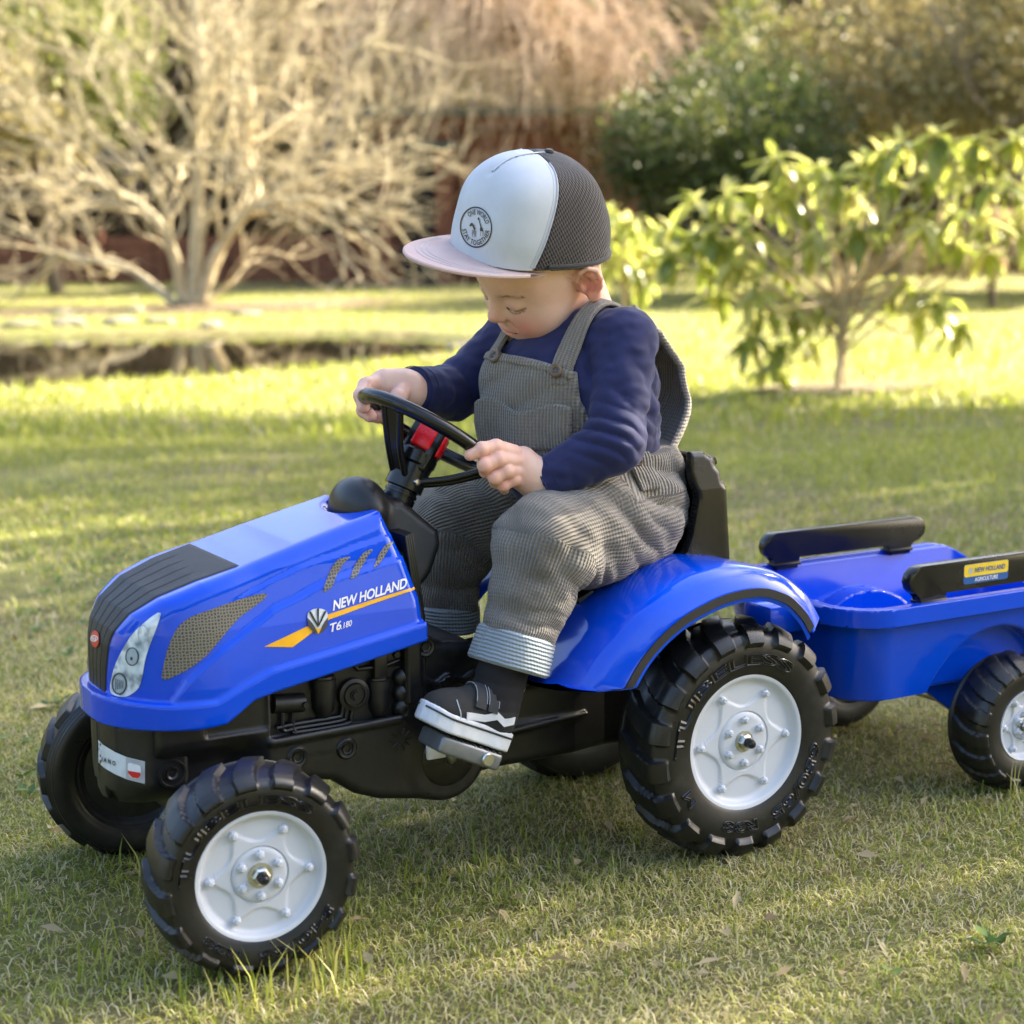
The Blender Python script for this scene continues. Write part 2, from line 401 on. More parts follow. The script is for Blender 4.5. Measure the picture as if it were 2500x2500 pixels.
def hood_patch(name, poly, mat, off=.0007, cuts=3, mirror=True, f=hood, parent=None):
    """an outline read from the photograph, laid on the body it is printed on (both flanks)"""
    bm = bmesh.new(); vs = [bm.verts.new((a, b, 0)) for a, b in poly]
    es = [bm.edges.new((vs[i], vs[(i+1) % len(vs)])) for i in range(len(vs))]
    bmesh.ops.triangle_fill(bm, edges=es, use_beauty=True, normal=(0, 0, 1))
    for _ in range(cuts): bmesh.ops.subdivide_edges(bm, edges=[e for e in bm.edges if e.calc_length() > 9], cuts=1, use_grid_fill=True)
    bmesh.ops.triangulate(bm, faces=bm.faces)
    bm.verts.index_update(); P = np.array([v.co[:2] for v in bm.verts]); F = [[v.index for v in q.verts] for q in bm.faces]; bm.free()
    return patch_mesh(name, P, F, mat, off, mirror, f, parent)
def patch_mesh(name, P, F, mat, off, mirror, f, parent, flip=False):
    V = trace(f, P[:, 0], P[:, 1], off)
    a, b, c = V[F[0][0]], V[F[0][1]], V[F[0][2]]
    if np.dot(np.cross(b-a, c-a), CAM_P-a) < 0: F = [q[::-1] for q in F]
    o = obj(name, (V, F), mat, parent, sharp=0)
    if mirror:
        V2 = V.copy(); V2[:, 1] *= -1
        if flip:    # lettering still reads forwards on the other flank
            V2[:, 0] = V[:, 0].min()+V[:, 0].max()-V2[:, 0]
            obj(name, (V2, F), mat, parent, sharp=0)
        else: obj(name, (V2, [q[::-1] for q in F]), mat, parent, sharp=0)
    return o
def text_geo(s, bold=.0, shear=0., res=3, spacing=1.):
    cu = D.curves.new('t', 'FONT'); cu.body = s; cu.offset = bold; cu.shear = shear; cu.resolution_u = res
    cu.space_character = spacing; cu.fill_mode = 'FRONT' if hasattr(cu, 'fill_mode') else cu.fill_mode
    ob = D.objects.new('t', cu); COL.objects.link(ob); bpy.context.view_layer.update()
    me = D.meshes.new_from_object(ob.evaluated_get(bpy.context.evaluated_depsgraph_get()))
    bm = bmesh.new(); bm.from_mesh(me); bmesh.ops.remove_doubles(bm, verts=bm.verts, dist=1e-4)
    bmesh.ops.triangulate(bm, faces=bm.faces)
    bm.verts.index_update(); P = np.array([v.co[:2] for v in bm.verts]); F = [[v.index for v in q.verts] for q in bm.faces]
    bm.free(); D.objects.remove(ob); D.curves.remove(cu); D.meshes.remove(me)
    return P, F
def fit_text(P, p0, p1, p2):
    """map text box onto the parallelogram: p0 lower left, p1 lower right, p2 upper left"""
    lo, hi = P.min(0), P.max(0); q = (P-lo)/(hi-lo)
    p0, p1, p2 = map(np.array, (p0, p1, p2)); return p0+q[:, :1]*(p1-p0)+q[:, 1:]*(p2-p0)
R1 = lambda x, y: (150+.5176*x, 1150+.5176*y)
R5 = lambda x, y: (50+.46584*x, 1600+.46584*y)
R7 = lambda x, y: (180+.28474*x, 1300+.28474*y)
R8 = lambda x, y: (850+.2588*x, 880+.2588*y)
R9 = lambda x, y: (950+.31056*x, 1480+.31056*y)
R10 = lambda x, y: (600+.2588*x, 1550+.2588*y)
def pts(R, *a): return [R(*q) for q in a]
def sp(R, P, n=5): 
    P = np.array([R(*q) for q in P]+[R(*P[0])]); return [tuple(q) for q in smoothpath(P, n)[:-1]]

# ---- nose panel: grained black strip down the bonnet with four grooves
prof = smoothpath(np.array([(-.0955, .2615), (-.0948, .29), (-.0925, .322), (-.0865, .3385), (-.0715, .358), (-.044, .3758), (-.003, .3905), (.046, .4025)]), 14)
arc = np.concatenate([[0], np.cumsum(np.linalg.norm(np.diff(prof, axis=0), axis=1))]); arc /= arc[-1]
ny = 61; yy = np.linspace(-1, 1, ny); Vp = []
hw = np.interp(arc, [0, .12, .3, .45, .6, .8, 1], [.030, .033, .042, .056, .069, .078, .081])
for (x, z), h_, s_ in zip(prof, hw, arc):
    for t in yy: Vp.append((x, t*h_, z))
Vp = np.array(Vp)
for _ in range(8):
    g = s_grad(hood_core, Vp); Vp = Vp-np.clip(hood_core(Vp)[:, None]*g/np.maximum((g**2).sum(1, keepdims=True), .2), -.01, .01)
g = s_grad(hood_core, Vp); g /= np.linalg.norm(g, axis=1, keepdims=True)
ta = np.tile(yy, len(prof)); sa = np.repeat(arc, ny)
gro = np.zeros(len(Vp))
for c in (-.6, -.2, .2, .6): gro += np.exp(-((ta-c)/.022)**2)*sstep(.86-sa+.06*c, 0, .05)
edge = 1-sstep(np.abs(ta), .955, 1.0); edge = edge*(1-sstep(sa, .985, 1))*sstep(sa, 0, .02)
Vp = Vp+g*(.0018*edge-.0013*gro)[:, None]-g*.0004
strip = obj('nose_panel', (Vp, grid_faces(len(prof), ny)), BLACK_T, hood_o, sharp=0)
def strip_f(p): return hood(p)-.0018
# red maker's badge on the panel
em = sp(R7, [(188, 838), (215, 862), (224, 910), (215, 965), (188, 986), (163, 962), (152, 912), (162, 862)], 4)
hood_patch('badge', em, PRINT_R, .001, 2, False, strip_f, hood_o)
ering = [R7(187+33*math.cos(t), 910+26*math.sin(t)) for t in np.linspace(0, 6.283, 20)[:-1]]
eri2 = [R7(187+28*math.cos(t), 910+19*math.sin(t)) for t in np.linspace(0, 6.283, 20)[:-1]]
PP = np.array(ering+eri2); FF = [(i, (i+1) % 19, 19+(i+1) % 19, 19+i) for i in range(19)]
patch_mesh('badge_ring', PP, FF, PRINT_W, .0017, False, strip_f, hood_o)
P, F = text_geo('FALK', .02); patch_mesh('badge_lettering', fit_text(P, R7(163, 921), R7(211, 930), R7(163, 893)), F, PRINT_W, .0018, False, strip_f, hood_o)

# ---- side vent with honeycomb print
m, nt, b = nmat('honeycomb_print')
vo = N(nt, 'TexVoronoi', feature='DISTANCE_TO_EDGE', voronoi_dimensions='2D'); vo.inputs['Randomness'].default_value = .45; vo.inputs['Scale'].default_value = 290
tc = N(nt, 'TexCoord'); sx = N(nt, 'SeparateXYZ'); cx_ = N(nt, 'CombineXYZ'); L(nt, tc.outputs['Object'], sx.inputs[0]); L(nt, sx.outputs[0], cx_.inputs[0]); L(nt, sx.outputs[2], cx_.inputs[1]); L(nt, cx_.outputs[0], vo.inputs['Vector'])
r = ramp(nt, vo.outputs['Distance'], [(.1, (.21, .19, .15)), (.24, (.045, .042, .038))]); L(nt, r.outputs[0], b.inputs['Base Color'])
b.inputs['Roughness'].default_value = .35; HONEY = m
ve = sp(R7, [(760, 1190), (800, 1020), (850, 890), (900, 805), (1000, 725), (1200, 650), (1400, 580), (1560, 535), (1648, 525), (1640, 560), (1540, 640),
             (1420, 730), (1320, 840), (1230, 950), (1130, 1060), (1000, 1160), (880, 1225), (800, 1260), (756, 1245)], 4)
hood_patch('side_vent', ve, HONEY, .0009, 3, True, hood, hood_o)
for tri in ([(1235, 560), (1262, 480), (1300, 420), (1345, 405), (1362, 408), (1330, 435), (1300, 490), (1275, 545), (1240, 570)],
            [(1362, 505), (1385, 440), (1420, 390), (1450, 372), (1468, 372), (1445, 400), (1415, 455), (1398, 488), (1368, 510)],
            [(1475, 450), (1495, 395), (1525, 352), (1550, 336), (1565, 336), (1545, 365), (1518, 410), (1500, 440), (1478, 458)]):
    hood_patch('vent_slot', sp(R1, tri, 3), HONEY, .0009, 2, True, hood, hood_o)
# ---- headlights: printed reflector with three lamps
hl = sp(R7, [(742, 690), (750, 705), (700, 850), (650, 980), (615, 1100), (590, 1240), (560, 1330), (490, 1390), (400, 1415), (340, 1390), (318, 1340), (330, 1250), (360, 1140), (420, 1010), (510, 870), (620, 765), (715, 695)], 4)
m, nt, b = nmat('headlight_print')
wv = noise(nt, 55, 2, .5); r = ramp(nt, wv.outputs[0], [(.35, (.2, .25, .3)), (.47, (.52, .6, .66)), (.6, (.74, .8, .84)), (.72, (.3, .36, .42))])
L(nt, r.outputs[0], b.inputs['Base Color']); b.inputs['Roughness'].default_value = .12; b.inputs['Coat Weight'].default_value = .8
HEAD = m
hl_o = hood_patch('headlight', hl, HEAD, .0011, 3, True, hood, hood_o)
def ring_patch(name, c, rx, ry, th, mat, off):
    n = 26; a = [R7(c[0]+rx*math.cos(t), c[1]+ry*math.sin(t)) for t in np.linspace(0, 2*math.pi, n+1)[:-1]]
    b_ = [R7(c[0]+(rx-th)*math.cos(t), c[1]+(ry-th)*math.sin(t)) for t in np.linspace(0, 2*math.pi, n+1)[:-1]]
    patch_mesh(name, np.array(a+b_), [(i, (i+1) % n, n+(i+1) % n, n+i) for i in range(n)], mat, off, True, hood, hood_o)
def disc_patch(name, c, rx, ry, mat, off):
    hood_patch(name, [R7(c[0]+rx*math.cos(t), c[1]+ry*math.sin(t)) for t in np.linspace(0, 2*math.pi, 25)[:-1]], mat, off, 2, True, hood, hood_o)
PRINT_D = flat('dark_reflector_print', (.06, .075, .09), .25)
PRINT_M = flat('mid_reflector_print', (.36, .43, .48), .2)
ring_patch('lamp_ring', (600, 870), 44, 78, 7, PRINT_M, .0016); ring_patch('lamp_ring', (508, 1062), 58, 80, 9, PRINT_D, .0016)
disc_patch('lamp_glass', (508, 1062), 46, 68, PRINT_M, .0018); disc_patch('lamp_bulb', (505, 1078), 11, 16, PRINT_D, .0022)
ring_patch('lamp_ring', (400, 1295), 66, 96, 14, PRINT_D, .0016); disc_patch('lamp_glass', (404, 1298), 48, 74, PRINT_M, .0018)
for k in range(5): hood_patch('reflector_rib', [R7(372+k*15, 1250+k*4), R7(377+k*15, 1250+k*4), R7(376+k*15, 1345-k*3), R7(370+k*15, 1345-k*3)], PRINT_D, .0022, 1, True, hood, hood_o)

# ---- flank print: yellow dart, leaf emblem, lettering
hood_patch('stripe', pts(R1, (955, 828), (1170, 726), (1245, 680), (1450, 612), (1662, 547), (1664, 560), (1460, 628), (1262, 700), (1180, 762), (1090, 830)), PRINT_Y, .001, 3, True, hood, hood_o)
hood_patch('emblem', sp(R1, [(1160, 668), (1180, 654), (1205, 648), (1232, 652), (1250, 666), (1254, 705), (1240, 742), (1208, 768), (1175, 745), (1158, 708)], 4), PRINT_G2, .0016, 2, True, hood, hood_o)
for q in ([(1156, 690), (1160, 730), (1185, 758), (1208, 768), (1200, 748), (1180, 715)], [(1254, 690), (1252, 728), (1232, 756), (1208, 768), (1216, 748), (1234, 715)]):
    hood_patch('emblem_leaf', pts(R1, *q), flat('dark_leaf_print', (.05, .05, .06), .35), .0021, 2, True, hood, hood_o)
hood_patch('emblem_leaf', pts(R1, (1192, 737), (1207, 744), (1224, 736), (1208, 766)), PRINT_Y, .0026, 1, True, hood, hood_o)
for q in ([(1201, 648), (1211, 648), (1209, 735), (1204, 735)], [(1163, 666), (1172, 660), (1206, 722), (1202, 732)], [(1246, 662), (1238, 657), (1208, 722), (1211, 732)]):
    hood_patch('emblem_vein', pts(R1, *q), PRINT_B, .0026, 1, True, hood, hood_o)
P, F = text_geo('NEW HOLLAND', .026, .12, spacing=.96); patch_mesh('lettering', fit_text(P, R1(1279, 659), R1(1628, 550), R1(1279, 610)), F, PRINT_W, .0012, True, hood, hood_o, True)
P, F = text_geo('T6', .02, .15); patch_mesh('lettering', fit_text(P, R1(1264, 762), R1(1318, 745), R1(1264, 720)), F, PRINT_W, .0012, True, hood, hood_o, True)
P, F = text_geo('.180', .015, .15); patch_mesh('lettering', fit_text(P, R1(1317, 746), R1(1368, 729), R1(1317, 717)), F, PRINT_W, .0012, True, hood, hood_o, True)

# ---- chassis: one blow-moulded black body
CH = np.array([(-.06, .255), (-.06, .165), (.0, .15), (.10, .155), (.142, .1465), (.17, .126), (.20, .1145), (.235, .108), (.262, .1035), (.29, .101), (.315, .108), (.335, .122), (.37, .1235),
               (.50, .1225), (.60, .118), (.66, .14), (.67, .25), (.64, .325), (.50, .322), (.47, .255), (.43, .247), (.385, .243), (.345, .258), (.325, .284), (.288, .288), (.272, .294), (.262, .34), (.24, .40), (.02, .37), (-.04, .33)])
def chassis(p):
    x, y, z = p[:, 0], np.abs(p[:, 1]), p[:, 2]
    wy = np.where(x < .262, .094, np.interp(x, [.262, .30, .40, .47, .52, .66], [.088, .086, .086, .083, .07, .07]))
    # front shoulders pull in behind the steered wheels
    wy = wy-.028*sstep(.07-x, 0, .05)*sstep(.2-z, -.02, .02)
    d = sm_max(s_poly(x, z, CH), y-wy, .012)
    # recess that shows the engine, and a shallow front panel beside it
    d = sm_max(d, -s_box(np.stack([x, y, z], 1), (.152, .105, .26), (.082, .024, .056), .004), .003)
    d = sm_max(d, -s_box(np.stack([x, y, z], 1), (.03, .105, .25), (.036, .0145, .03), .004), .003)
    # ledge under the engine
    d = sm_min(d, s_cap(np.stack([x, y, z], 1), (.07, .0925, .2035), (.228, .0925, .207), .005), .004)
    # front post between engine and footwell
    d = sm_min(d, s_box(np.stack([x, y, z], 1), (.2455, .088, .262), (.009, .01, .04), .003), .003)
    # rear panel lines
    for za, zb in ((.2215, .2265), (.167, .172)):
        d = sm_min(d, s_cap(np.stack([x, y, z], 1), (.365, .0865, za), (.485, .082, zb), .0035), .004)
    d = sm_max(d, -s_box(np.stack([x, y, z], 1), (.425, .094, .196), (.055, .0105, .02), .004), .004)
    # wavy foot rest rib
    zw = .243+.0035*np.sin((x-.25)*180)
    d = sm_min(d, np.maximum(np.abs(z-zw)-.003, np.maximum(y-.0925, np.abs(x-.30)-.045)), .004)
    # chain guard round the crank
    d = sm_min(d, sm_max(np.hypot(x-.287, z-.152)-.054, y-.094, .01), .006)
    return d
ch_o = sdf_obj('chassis', chassis, (-.075, -.115, .085), (.69, .115, .415), .0034, BLACK, TR)
# engine mouldings
def ypart(name, VF, mat=BLACK): return obj(name, VF, mat, ch_o, sharp=40)
def P10(x, y, yy=-.086): q = at(*R10(x, y), 1, yy); return np.array(q)
for (cx, top, bo, rr) in ((735, 380, 770, .0135), (1255, 390, 760, .0125)):
    a, b_ = P10(cx, top, -.083), P10(cx, bo, -.083); hgt = a[2]-b_[2]
    ypart('oil_filter', lathe([(0, 0), (rr*.5, 0), (rr*.92, .008), (rr, .02), (rr, hgt*.72), (rr*1.12, hgt*.73), (rr*1.12, hgt*.93), (rr, hgt*.95), (rr*.98, hgt), (0, hgt)], 28, b_, (0, 0, 1)))
a = P10(1250, 390, -.083); ypart('filter_head', rbox(a+np.array([0, 0, .016]), (.0085, .009, .02), .0025))
for k in (-1, 1): ypart('filter_pipe', tube([a+np.array([.008*k, -.002, .012]), a+np.array([.026*k, -.002, .012+.004*(k > 0)]), a+np.array([.034*k, .004, .012+.012*(k < 0)])], .0028, 10))
a = P10(990, 545, -.078); ypart('filler_cap', lathe([(0, .014), (.006, .014), (.0065, .0125), (.011, .0125), (.0115, .0145), (.013, .0145), (.0145, .012), (.0185, .011), (.019, 0)], 32, a))
ypart('cap_nut', lathe([(0, .0165), (.0045, .0165), (.0055, .013)], 6, a))
a, b_ = P10(250, 650, -.083), P10(540, 635, -.083); hv = np.array([0, 0, .0105])
ypart('manifold', tube(np.linspace(a, b_, 6), [.011]*5+[.0108], 14)); ypart('bolt', lathe([(0, .005), (.0035, .005), (.004, 0)], 6, b_+np.array([-.002, -.009, 0])))
for dx, dz in ((0, 0), (26, 42), (60, 80)):
    pth = [P10(915+dx*1.6, 660), P10(905+dx*1.5, 745+dz*.3), P10(860+dx*1.4, 775+dz*.8), P10(480, 838+dz*1.0)]
    if dz == 42: pth += [P10(370, 905), P10(345, 860), P10(345, 730)]
    elif dz == 80: pth += [P10(470, 905), P10(445, 870), P10(445, 730)]
    else: pth += [P10(290, 880)]
    ypart('fuel_pipe', tube(smoothpath(np.array(pth), 5), .0026, 8))
for zz in (445, 590, 730): ypart('accumulator', lathe([(0, 0), (.006, .001), (.010, .006), (.0115, .0115), (.010, .017), (.006, .022), (0, .023)], 20, P10(1465, zz+45, -.083), (0, 0, 1)))
ypart('bracket', rbox(P10(1400, 205, -.08), (.012, .004, .012), .003)); ypart('bolt', lathe([(0, .006), (.004, .006), (.005, 0)], 6, P10(1410, 180, -.083)))
for c in ((485, 1150), (950, 1070), (1690, 110)):
    ypart('recessed_bolt', lathe([(0, .001), (.007, .001), (.0075, .0028), (.0105, .0036), (.0125, .002), (.0135, -.001)], 28, P10(*c, -.0935)))
    ypart('bolt_hex', lathe([(.0045, .0025), (.0065, .0032), (.0068, .001)], 6, P10(*c, -.0935)))
for k in range(10):
    t = k*math.pi/5; c = P10(1465, 985, -.0945); d = np.array([math.cos(t), 0, math.sin(t)])
    ypart('moulded_mark', tube([c+d*.006, c+d*.0135], .0011, 6))
P, F = text_geo('NF 2040', .015)
Q = fit_text(P, (0, 0), (1, 0), (0, 1)); a, b_, c = P10(570, 1165, -.0946), P10(845, 1115, -.0946), P10(570, 1115, -.0946)
ypart('moulded_lettering', (a+Q[:, :1]*(b_-a)+Q[:, 1:]*(c-a), F))
P, F = text_geo('lllllllll', .01); Q = fit_text(P, (0, 0), (1, 0), (0, 1))
# ---- front weight block with its plate
def bump_f(p):
    x, y, z = p[:, 0], np.abs(p[:, 1]), p[:, 2]
    t = np.clip((-.055-x)/.042, 0, .9999); wy = .08*(1-t**2.0)**(1/2.4)
    wy = wy-.03*sstep(.175-z, 0, .05)
    d = sm_max(sm_max((y-wy)*.9, np.abs(z-.2-.0)-.056, .02), np.maximum(x+.02, -.1-x), .008)
    d = sm_max(d, (z-.2385), .006)
    return d
bu_o = sdf_obj('front_weight', bump_f, (-.14, -.1, .135), (0, .1, .255), .0024, BLACK, TR)
plate = pts(R5, (412, 442), (440, 470), (500, 506), (560, 532), (653, 555), (653, 672), (560, 648), (500, 622), (445, 590), (413, 560))
pl_o = hood_patch('plate', plate, PRINT_G2, .001, 3, False, bump_f, bu_o); tag(pl_o, 'white name plate lettered JANO with a small red and white shield')
P, F = text_geo('JANO', .03, spacing=1.7); patch_mesh('plate_lettering', fit_text(P, R5(430, 560), R5(505, 586), R5(430, 528)), F, PRINT_B, .0018, False, bump_f, bu_o)
hood_patch('plate_field', pts(R5, (557, 533), (651, 557), (651, 670), (557, 645)), PRINT_G, .0014, 2, False, bump_f, bu_o)
hood_patch('shield', sp(R5, [(568, 570), (578, 560), (620, 572), (633, 585), (634, 625), (622, 642), (590, 638), (570, 615)], 3), PRINT_W, .002, 2, False, bump_f, bu_o)
hood_patch('shield_base', pts(R5, (570, 600), (633, 612), (633, 628), (621, 641), (592, 637), (572, 614)), PRINT_R, .0026, 2, False, bump_f, bu_o)
obj('recessed_bolt', lathe([(.004, .0005), (.006, .002), (.0075, .002), (.008, .0006), (.0125, .0006), (.0135, .0022), (.0155, .0022), (.0165, -.001)], 30, at(*R5(795, 620), 1, -.0797)), BLACK, bu_o)

# ---- fenders
fc = np.array([.605, .155])
ang = np.linspace(rad(205), rad(46), 80)      # front low -> over the top -> rear low
def fender(side):
    dg = np.degrees(ang)[::-1]
    ro = np.interp(dg, [42, 54, 65, 77, 92, 106, 122, 139, 147, 165, 180, 205], [.154, .166, .174, .176, .172, .169, .1695, .171, .171, .175, .180, .187])[::-1]
    rc = np.interp(dg, [42, 56, 70, 90, 110, 125, 150, 180, 205], [.190, .203, .208, .208, .209, .213, .222, .240, .258])[::-1]
    rows = []
    for yv, k, ex in ((-.2275, 0, -.001), (-.2285, 0, .0005), (-.2285, 0, .0105), (-.227, 0, .0130), (-.222, .5, .010), (-.212, .78, .006), (-.198, .93, .003), (-.18, 1, .0015), (-.155, 1.02, 0), (-.125, 1.0, 0), (-.098, .97, 0)):
        r = ro+(rc-ro)*k+ex
        # towards the front the panel swings in to the body
        t = sstep(np.degrees(ang), 150, 205); yq = yv+t*.05*(1 if yv < -.15 else .4)
        rows.append(np.stack([fc[0]+r*np.cos(ang), yq if np.ndim(yq) else np.full(len(ang), yq), np.where(ang > 1.6, np.maximum(fc[1]+r*np.sin(ang), .2425), fc[1]+r*np.sin(ang))], 1))
    G = np.array(rows); 
    # keep the lower rear lip at its own height
    if side > 0: G[:, :, 1] *= -1
    return G
for s_ in (-1, 1):
    G = fender(s_); nr_, na = G.shape[:2]
    inner = G.copy(); cc = np.array([fc[0], 0, fc[1]]); dirv = G-cc; dirv[:, :, 1] = 0; dirv /= np.linalg.norm(dirv, axis=2, keepdims=True)
    inner = G-dirv*.004
    V = np.vstack([G.reshape(-1, 3), inner.reshape(-1, 3)]); f1 = grid_faces(nr_, na); f2 = f1[:, ::-1]+nr_*na
    rim = []
    for i in range(na-1): rim += [(i, i+1, nr_*na+i+1, nr_*na+i), ((nr_-1)*na+i+1, (nr_-1)*na+i, (2*nr_-1)*na+i, (2*nr_-1)*na+i+1)]
    for j in range(nr_-1): rim += [(j*na, nr_*na+j*na, nr_*na+(j+1)*na, (j+1)*na), ((j+1)*na-1, (j+2)*na-1, nr_*na+(j+2)*na-1, nr_*na+(j+1)*na-1)]
    FF = np.vstack([f1, f2, np.array(rim)]); 
    if s_ < 0: FF = FF[:, ::-1]
    fe = obj('fender', (V, FF), BLUE, TR, sharp=50)
    # rubber edge trim
    k0, k1 = 10, 79; a = G[1, k0:k1]; b_ = G[2, k0:k1]; nrm = np.array([0, -.0022 if s_ < 0 else .0022, 0])
    tv = np.vstack([a+nrm*.2, a+nrm, b_+nrm, b_+nrm*.2]); ff = grid_faces(4, k1-k0)
    obj('edge_trim', (tv, ff[:, ::-1] if s_ < 0 else ff), BLACK_T, fe, sharp=50)

# ---- seat
def seat(p):
    x, y, z = p[:, 0], np.abs(p[:, 1]), p[:, 2]
    out = np.array([(.495, .328), (.675, .333), (.6835, .35), (.677, .44), (.670, .449), (.668, .462), (.661, .469), (.657, .48), (.645, .4875), (.622, .4885), (.60, .47), (.55, .40), (.50, .362)])
    d = sm_max(s_poly(x, z, out), y-(.112-.12*np.maximum(z-.44, 0)), .008)
    wing = np.array([(.44, .62), (.44, .356), (.547, .3565), (.585, .353), (.604, .3565), (.617, .3655), (.6245, .384), (.6345, .43), (.6325, .4385), (.628, .447), (.624, .46), (.6225, .52), (.62, .62)])
    d = sm_max(d, -s_poly(x, z, wing), .004)
    cav = np.array([(.44, .62), (.44, .341), (.60, .338), (.638, .352), (.655, .40), (.655, .47), (.65, .62)])
    d = sm_max(d, -sm_max(s_poly(x, z, cav), y-.094, .012), .004)
    for zc in (.4735, .4415): d = sm_min(d, np.maximum(s_cap(np.stack([x, 0*y, z], 1), (.661 if zc > .46 else .674, 0, zc), (.659 if zc > .46 else .6725, 0, zc+.004), .0035), y-.106), .003)
    return d
sdf_obj('seat', seat, (.47, -.125, .315), (.70, .125, .50), .0028, BLACK_G, TR)
obj('seat_rail', prism([(.46, .322), (.47, .300), (.60, .292), (.66, .32), (.64, .333), (.48, .331)], 1, -.104, .104, .004), BLACK, TR)

# ---- filter cowl and dash behind the hood
def cowl(p):
    x, y, z = p[:, 0], p[:, 1], p[:, 2]
    d = s_ell(p, (.224, 0, .441), (.031, .052, .036))
    d = sm_max(d, -(np.abs(x-.216)-.0012), .002) if False else d
    sl = np.array([(.222, .36), (.245, .450), (.262, .452), (.305, .414), (.306, .396), (.29, .365), (.27, .345)])
    d = sm_min(d, sm_max(s_poly(x, z, sl), np.abs(y)-np.interp(z, [.36, .45], [.062, .042]), .012), .012)
    return d
sdf_obj('dash_cowl', cowl, (.18, -.08, .335), (.32, .08, .485), .0024, BLACK, TR)
for k in range(4):
    dx = .0045*k
    obj('bellows_plate', prism([(.2485+dx, .33), (.2355+dx, .420), (.2385+dx, .420), (.2515+dx, .33)], 1, -.098+.004*k, .098-.004*k, .0012), BLACK, TR)

# ---- steering column, hub and wheel
ra = rad(34); SA = np.array([math.sin(ra), 0, math.cos(ra)]); SC0 = np.array([.3200, 0, .5205]); SH = SC0-SA*.006
u_, v_ = np.array([math.cos(ra), 0, -math.sin(ra)]), np.array([0, 1., 0])
c0 = np.array(at(*R8(455, 1345), 1, 0)); c1 = np.array(at(*R8(640, 925), 1, 0)); SB = (c1-c0)/np.linalg.norm(c1-c0); base = c0
col_o = obj('steering_column', lathe([(.001, -.02), (.0200, -.02), (.0200, .009), (.0185, .0095), (.0185, .011), (.0200, .0115), (.0200, .015), (.0185, .0155), (.0185, .018), (.0232, .0195), (.0228, .05), (.0252, .053), (.0252, .066), (.020, .071), (.001, .072)], 40, base, SB), BLACK_G, TR)
obj('column_screw', lathe([(0, .0035), (.0035, .003), (.0045, .0008), (.0045, -.003)], 16, base+SB*.03+np.array([.002, -.0230, 0]), (.1, -1, 0)), STEEL, col_o)
ph_ = rad(40); hA = u_*-math.sin(ph_)+v_*-math.cos(ph_); hB = u_*math.cos(ph_)-v_*math.sin(ph_)
Ms = Matrix(((hB[0], -hA[0], SA[0]), (hB[1], -hA[1], SA[1]), (hB[2], -hA[2], SA[2])))
obj('steering_hub', rbox(SH-SA*.012, (.0205, .0205, .030), .005, 3, Ms), BLACK_G, col_o)
# red horn buttons set in the hub's faces
obj('horn_button', rbox(SH+hA*.0195-SA*.003, (.0125, .004, .0145), .0035, 3, Ms), RED, col_o)
obj('horn_button', rbox(SH+hB*.0195-SA*.004, (.004, .0125, .0145), .0035, 3, Ms), RED, col_o)
RW = .0885
th = np.linspace(0, 2*math.pi, 65)[:-1]; ring = []
sec = [(math.cos(a)*.0100, math.sin(a)*.0085) for a in np.linspace(0, 2*math.pi, 15)[:-1]]
for t in th:
    e = u_*math.cos(t)+v_*math.sin(t)
    for r, h in sec: ring.append(SC0+e*(RW+r)+SA*h)
sw_o = obj('steering_wheel', (np.array(ring), grid_faces(64, 14, True, True)), BLACK_G, TR, sharp=0)
for t0 in (90, 210, 330):
    e = u_*math.cos(rad(t0-6))+v_*math.sin(rad(t0-6)); q = np.cross(SA, e)
    A_ = SC0-SA*.060+e*.016; B_ = SC0-SA*.006+e*(RW-.006)
    mb = MB()
    for s_ in (-1, 1):
        pth = smoothpath(np.array([A_+q*.010*s_, (A_+B_)/2-SA*.004+q*.010*s_, B_+q*.013*s_]), 6)
        mb.add(*tube(pth, [.0042]*len(pth), 10))
    mid = smoothpath(np.array([A_, (A_+B_)/2-SA*.004, B_]), 6)
    V = []
    for p_ in mid:
        for aa, bb in ((-.009, -.0016), (.009, -.0016), (.009, .0016), (-.009, .0016)): V.append(p_+q*aa+SA*bb)
    mb.add(V, [tuple(x) for x in grid_faces(len(mid), 4, False, True)])
    obj('spoke', mb.VF(), BLACK_G, sw_o, sharp=40)
for t0 in (rad(150), rad(330)):
    e = u_*math.cos(t0)+v_*math.sin(t0)
    V, F = lathe([(.0122, -.0006), (.0126, 0), (.0122, .0006)], 20, SC0+e*RW, np.cross(SA, e)); obj('rim_seam', (V, F), BLACK, sw_o)

